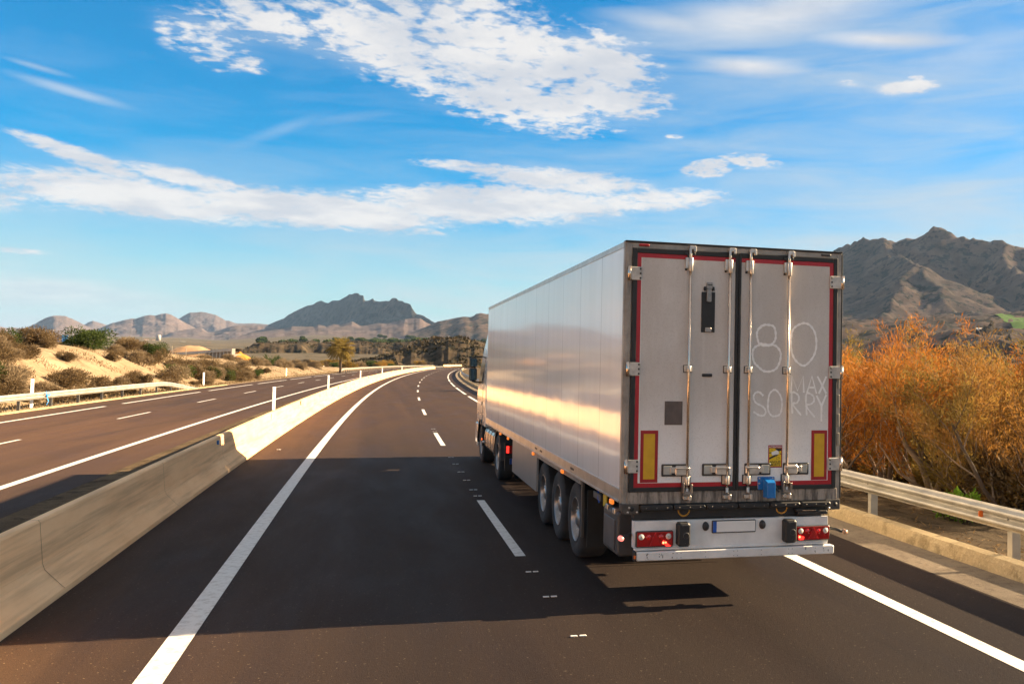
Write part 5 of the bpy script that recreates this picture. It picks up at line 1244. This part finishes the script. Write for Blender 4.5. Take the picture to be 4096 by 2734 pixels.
# leaf litter and dry grass on the verge (uncountable)
rnd = random.Random(77); gb = MB()
for k in range(16000):
    y = rnd.uniform(6, 46); t = 6.4+rnd.random()**1.3*12; p = road_pt(t, y, verge_z(t, y)-.01)
    if noise.noise(Vector((p.x*.5, p.y*.5, 1))) < -.12 and rnd.random() < .8: continue
    up_ = rnd.random() < .35
    sliver(gb, p, Vector((rnd.gauss(0, 1), rnd.gauss(0, 1), 1.2 if up_ else .25)).normalized(), rnd.uniform(.05, .17), rnd.uniform(.004, .012), rnd)
tag(gb.build('leaf_litter', m_leaf('litter_leaf', [(.3, (.07, .040, .018)), (.5, (.20, .125, .055)), (.7, (.38, .26, .12))], 2., 9., .15)), 'dry grass and fallen needles scattered on the right verge', kind='stuff')
gb = MB()
for k in range(34000):
    y = rnd.uniform(40, 210); d = .5+rnd.random()*11 if y < 120 else .5+rnd.random()*20
    p = bank_pt(d, y)
    if d > 1.6 and noise.noise(Vector((p.x*.28, p.y*.28, 4))) < .10: continue
    sliver(gb, p, Vector((rnd.gauss(0, .5), rnd.gauss(0, .5), 1.)).normalized(), rnd.uniform(.12, .38), rnd.uniform(.012, .03), rnd)
tag(gb.build('dry_grass', L_GRASS), 'tufts of pale dry grass scattered over the left bank', kind='stuff')
# palms
def palm(p, h, nfr, L, label, trunk=True):
    rnd = random.Random(int(p[1])); root = empty('palm_tree', p, label, 'palm tree')
    if trunk:
        mb = MB(); mb.tube([(0, 0, -.3), (.06, 0, h*.3), (0, 0, h*.7), (0, 0, h)], [.28, .23, .22, .30], 10); mb.build('trunk', BARKD, root)
    mb = MB()
    for k in range(nfr):
        a = 2*math.pi*k/nfr*2.4; e0 = rnd.uniform(-.75, 1.35) if trunk else rnd.uniform(.1, 1.4); pts = []; q = Vector((0, 0, h)); d = Vector((math.cos(a)*math.cos(e0), math.sin(a)*math.cos(e0), math.sin(e0)))
        n = 7
        for i in range(n+1): pts.append(q.copy()); q = q+d*L/n; d = (d+Vector((0, 0, -.17 if e0 > -.2 else -.10))).normalized()
        for i in range(n):
            tdir = (pts[i+1]-pts[i]).normalized(); sd_ = tdir.cross(Vector((0, 0, 1)))
            if sd_.length < .05: continue
            sd_.normalize(); wl = L*.17*math.sin(math.pi*(.15+.8*i/n))
            for j in range(4):
                q2 = pts[i].lerp(pts[i+1], j/4)
                for s_ in (-1, 1): sliver(mb, q2, (sd_*s_+tdir*.7+Vector((0, 0, -.35))).normalized(), wl*2, .035, rnd)
    mb.build('crown', L_PALM if trunk else L_GREEN, root); return root
L_PALM = m_leaf('palm_fronds', [(.3, (.09, .075, .02)), (.5, (.22, .16, .04)), (.7, (.34, .25, .07))], .6)
x, y = pol(-2.2, 196); palm((x, y, -.4), 5.0, 90, 3.0, 'tall date palm with golden fronds standing behind the long guardrail')
x, y = pol(-6.9, 200); palm((x, y, -.3), .6, 34, 3.0, 'low trunkless palm left of a second one in the scrub', False)
x, y = pol(-5.9, 205); palm((x, y, -.3), .7, 40, 3.4, 'larger low trunkless palm left of the tall palm', False)

# ---------------------------------------------------------------- far structures
WALLW = simple('white_wall', (.40, .38, .36), .7, 0, .15, .2); ROOFT = simple('tiled_roof', (.30, .16, .10), .8, 0, .2, .5); WIN = simple('window_dark', (.03, .035, .04), .2)
BRC = simple('bridge_concrete', (.55, .50, .44), .8, 0, .15, .3)
def face_cam(x, y): return -math.atan2(x, y)
def house(a, e, r, w_, d_, h, label, roof='gable', group=None, gz=None):
    w_ *= .42; d_ *= .5; h *= .5
    x, y = pol(a, r); g = ground_z(x, y)-.3
    root = empty('house', (x, y, g), label, 'house', group, face_cam(x, y)+.25)
    mb = MB(); mb.box(-w_/2, w_/2, -d_/2, d_/2, -3, h); wl = mb.build('wall', WALLW, root)
    if roof == 'gable':
        mb = MB(); o_ = .4; mb.poly([(-w_/2-o_, -d_/2-o_, h), (-w_/2-o_, d_/2+o_, h), (-w_/2-o_, 0, h+d_*.22)], (w_+2*o_, 0, 0)); mb.build('roof', ROOFT, root)
    else:
        mb = MB(); mb.box(-w_/2-.2, w_/2+.2, -d_/2-.2, d_/2+.2, h, h+.35); mb.build('roof', WALLW, root)
    for k in range(max(1, int(w_/5))):
        xx = -w_/2+(k+.5)*w_/max(1, int(w_/5)); mb = MB(); mb.box(xx-.7, xx+.7, -d_/2-.06, -d_/2-.01, h*.35, h*.75); mb.build('window', WIN, root)
    return root
house(-2.70, 1.33, 1650, 17, 9, 4.5, 'white farmhouse on a pale terrace below the mountain')
house(-2.40, 1.27, 1640, 20, 9, 4, 'long low white barn right of the farmhouse', 'flat')
FH = [(-14.0, 1.02, 2500, 30, 10, 4, 'flat'), (-13.1, 1.03, 2500, 42, 12, 4, 'flat'), (-12.3, 1.05, 2480, 26, 10, 4, 'gable'), (-11.95, 1.03, 2500, 14, 9, 5, 'gable'), (-10.5, 1.02, 2450, 24, 10, 4, 'flat'), (-9.2, 1.03, 2400, 20, 10, 5, 'gable'), (-8.0, 1.06, 2350, 16, 9, 4, 'gable'), (-17.2, 1.05, 2600, 20, 9, 5, 'gable')]
LBH = ['long white farm building far left of the water tank', 'longest white shed in the far valley', 'white gabled house beside the tank', 'small white gabled house right of the tank', 'white flat building in the middle of the valley', 'white gabled house before the dark hill', 'small white house nearest the mountain foot', 'lone white house at the far left of the valley']
for (a, e, r, w_, d_, h, rf), lb_ in zip(FH, LBH): house(a, e, r, w_, d_, h, lb_, rf)
x, y = pol(-11.7, 2440); t_ = empty('water_tank', (x, y, ground_z(x, y)-.5), 'white cylindrical water tank in the far valley', 'water tank')
mb = MB(); mb.lathe([(0, 0), (0, 5), (13, 5), (14, 4), (14.5, 0)], (0, 0, 0), 'z', 20); mb.build('tank', WALLW, t_); mb = MB(); mb.tube([(5.1, 0, 0), (5.1, 0, 14)], .3, 6); mb.build('ladder', BRC, t_)
# greenhouse below the field
x, y = pol(35.75, 1050); g = empty('greenhouse', (x, y, CAM_H+1050*math.tan(R(2.38))-1), 'long low white greenhouse below the green field', 'greenhouse', rz=face_cam(x, y))
mb = MB(); mb.box(-7.9, 7.9, -5, 5, -6, 2.2); mb.build('wall', simple('greenhouse_film', (.62, .62, .62), .5), g); mb = MB(); mb.poly([(-8, -5.2, 2.2), (-8, 5.2, 2.2), (-8, 0, 3.2)], (16, 0, 0)); mb.build('roof', simple('greenhouse_roof', (.70, .70, .70), .5), g)
# concrete beam bridge
P0 = Vector((*pol(-10.95, 232), 0)); P1 = Vector((*pol(-7.98, 206), 0)); dv = P1-P0; Lb = dv.length; br = empty('bridge', (P0.x, P0.y, 0), 'white concrete beam bridge seen behind the sandy bank', 'bridge', rz=math.atan2(dv.y, dv.x))
zt = lambda x: 3.4+(4.45-3.4)*x/Lb
mb = MB(); n = 12
for i in range(n): a, b = Lb*i/n, Lb*(i+1)/n; mb.add([(a, -.25, zt(a)-.55), (b, -.25, zt(b)-.55), (b, -.25, zt(b)), (a, -.25, zt(a)), (a, 2, zt(a)-.55), (b, 2, zt(b)-.55), (b, 2, zt(b)), (a, 2, zt(a))], [(0, 1, 2, 3), (4, 7, 6, 5), (3, 2, 6, 7), (0, 4, 5, 1)])
mb.build('deck', BRC, br)
mb = MB(); [mb.box(-.0+a, a+.28, .1, 1.6, -1, zt(a)-.75) for a in (Lb*.60,)]; mb.build('pier', BRC, br)
for k in range(1, 9): o = MB(); a = Lb*(.52+.058*k); o.box(a-.22, a+.22, -.1, .55, zt(a)-1.9, zt(a)-.55); o.build('girder', BRC, br)
mb = MB(); mb.box(Lb-.3, Lb+.1, -.2, .5, -1, zt(Lb)-.02); mb.build('pier', BRC, br)
mb = MB(); mb.box(Lb*.5, Lb, .6, 1.8, zt(Lb*.5)-1.3, zt(Lb*.5)-.6); mb.build('beam', BRC, br)
# orange spoil heap beside the bridge
x0, y0 = pol(-7.6, 208); rows = []
for k in range(17):
    rows.append([])
    for j in range(33):
        u = (j/32-.5)*2; v = (k/16-.5)*2; rr_ = math.hypot(u, v); rows[-1].append((x0+u*5.5, y0+v*7, max(-1.5, 4.0*(1-rr_*1.05)+fbm(u*3, v*3, 2)*.35)))
tag(grid('earth_heap', rows, m_dirt('orange_earth', (.42, .17, .03), (.55, .25, .05), (.62, .34, .09), (.35, .14, .03), 1.2, .3, .3), kind=None), 'heap of orange earth beside the bridge end', 'earth heap')
x0, y0 = pol(-10.0, 330); rows = []
for k in range(13):
    rows.append([])
    for j in range(41):
        u = (j/40-.5)*2; v = (k/12-.5)*2; rows[-1].append((x0+u*12, y0+v*14, 6.6*max(-.3, (1-abs(u)**2.2)*(1-v*v))-.5+fbm(u*4, v*4, 6)*.4))
tag(grid('earth_heap', rows, m_dirt('tan_earth', (.34, .20, .11), (.42, .26, .15), (.50, .33, .2), (.28, .16, .09), .8, .3, .2), kind=None), 'broad tan earth heap behind the bridge', 'earth heap')
# blue road sign seen beyond the bank, fence posts on the bank top
x, y = pol(-16.2, 190); s_ = empty('road_sign', (x, y, 2.2), 'small blue road sign beyond the crest of the bank', 'road sign', rz=face_cam(x, y))
mb = MB(); mb.bbox(-1.0, 1.0, -.03, .03, 2.6, 3.7, .05); mb.build('panel', BLUEP, s_); mb = MB(); mb.rod((-.9, .05, -3), (-.9, .05, 3.6), .06); mb.build('post', GALV, s_); mb = MB(); mb.rod((.9, .05, -3), (.9, .05, 3.6), .06); mb.build('post', GALV, s_)
f0 = None
for k in range(9):
    p = bank_pt(15-.3*k, 96+k*5.5); mb = MB(); mb.rod((0, 0, -.3), (0, 0, 1.6), .045, 6)
    if f0 is None: o = f0 = mb.build('fence_post', simple('fence_post_grey', (.38, .34, .28), .8))
    else: o = f0.copy(); COL.objects.link(o)
    o.location = p; tag(o, 'thin pale fence post on top of the left bank', 'fence post', 'fence posts on the bank')
# tree clumps on the plain and terraces: individual dark trees
def blob_tree(): 
    rnd = random.Random(9); cr = MB(); tr = MB(); tr.tube([(0, 0, -1), (0, 0, 2)], [.3, .2], 6)
    for k in range(700):
        d = Vector((rnd.gauss(0, 1), rnd.gauss(0, 1), rnd.gauss(0, .8))).normalized(); p = Vector((d.x*2.2, d.y*2.2, 2.9+d.z*1.6))*rnd.uniform(.85, 1.05); sliver(cr, p, (d+Vector((rnd.gauss(0, .5), rnd.gauss(0, .5), .3))).normalized(), .9, .28, rnd)
    return tr.build('trunk', BARKD), cr.build('crown', L_GREEN)
bt = blob_tree(); first = True
rt_ = random.Random(8)
for k in range(120):
    a = rt_.uniform(-7, 7.5); e_r = rt_.uniform(900, 2600)
    if k < 70: a = rt_.gauss(1.5, 2.2)
    x, y = pol(a, e_r); z = ground_z(x, y)
    root = empty('tree', (x, y, z-.3), 'dark round tree on the plain below the mountain', 'tree', 'scattered trees on the plain'); s = rt_.uniform(1.2, 2.4); root.scale = (s*1.3, s, s)
    for o in bt: c = o if first else o.copy(); (None if first else COL.objects.link(c)); c.parent = root
    first = False
# low scrub dotted over the mounds and the plain (uncountable)
from mathutils.bvhtree import BVHTree
sb = MB(); rs_ = random.Random(31)
def scatter_on(o, n, s0, s1, maxr=1e9):
    me = o.data; vs = [v.co for v in me.vertices]; ps = [p for p in me.polygons if p.area > 0]
    cum = []; t_ = 0.
    for p in ps: t_ += p.area*max(.15, p.normal.z)*(1e6/(p.center.x**2+p.center.y**2)); cum.append(t_)
    import bisect
    for k in range(n):
        p = ps[min(len(ps)-1, bisect.bisect(cum, rs_.random()*t_))]; a, b, c = [vs[i] for i in p.vertices[:3]]; u, v = rs_.random(), rs_.random()
        q = a+(b-a)*u+(c-b)*v
        if noise.noise(Vector((q.x*.03, q.y*.03, 2.))) < -.12 or math.hypot(q.x, q.y) > maxr: continue
        s = rs_.uniform(s0, s1)
        for j in range(5): sliver(sb, q+Vector((rs_.gauss(0, s*.4), rs_.gauss(0, s*.4), -s*.1)), Vector((rs_.gauss(0, .6), rs_.gauss(0, .6), .8)).normalized(), s, s*.38, rs_)
for o in MOUNDS: scatter_on(o, 2600, .6, 1.8)
tag(sb.build('scrub', L_SCRUB), 'dark low scrub dotted over the distant mounds', kind='stuff')
# sheds of haze: pale air from the ground to above the peaks
HZ = True
if HZ:
    mb = MB(); mb.box(-16000, 16000, -3000, 16000, -4, 640)
    hm = bpy.data.materials.new('haze_air'); hm.use_nodes = True; ht = hm.node_tree
    ht.nodes.remove(ht.nodes['Principled BSDF']); pv = ht.nodes.new('ShaderNodeVolumePrincipled')
    pv.inputs['Color'].default_value = (.36, .60, 1, 1); pv.inputs['Density'].default_value = 3.0e-5; pv.inputs['Anisotropy'].default_value = 0.0
    ht.links.new(pv.outputs[0], ht.nodes['Material Output'].inputs['Volume'])
    tag(mb.build('haze', hm), 'pale haze in the air over the valley', kind='stuff')
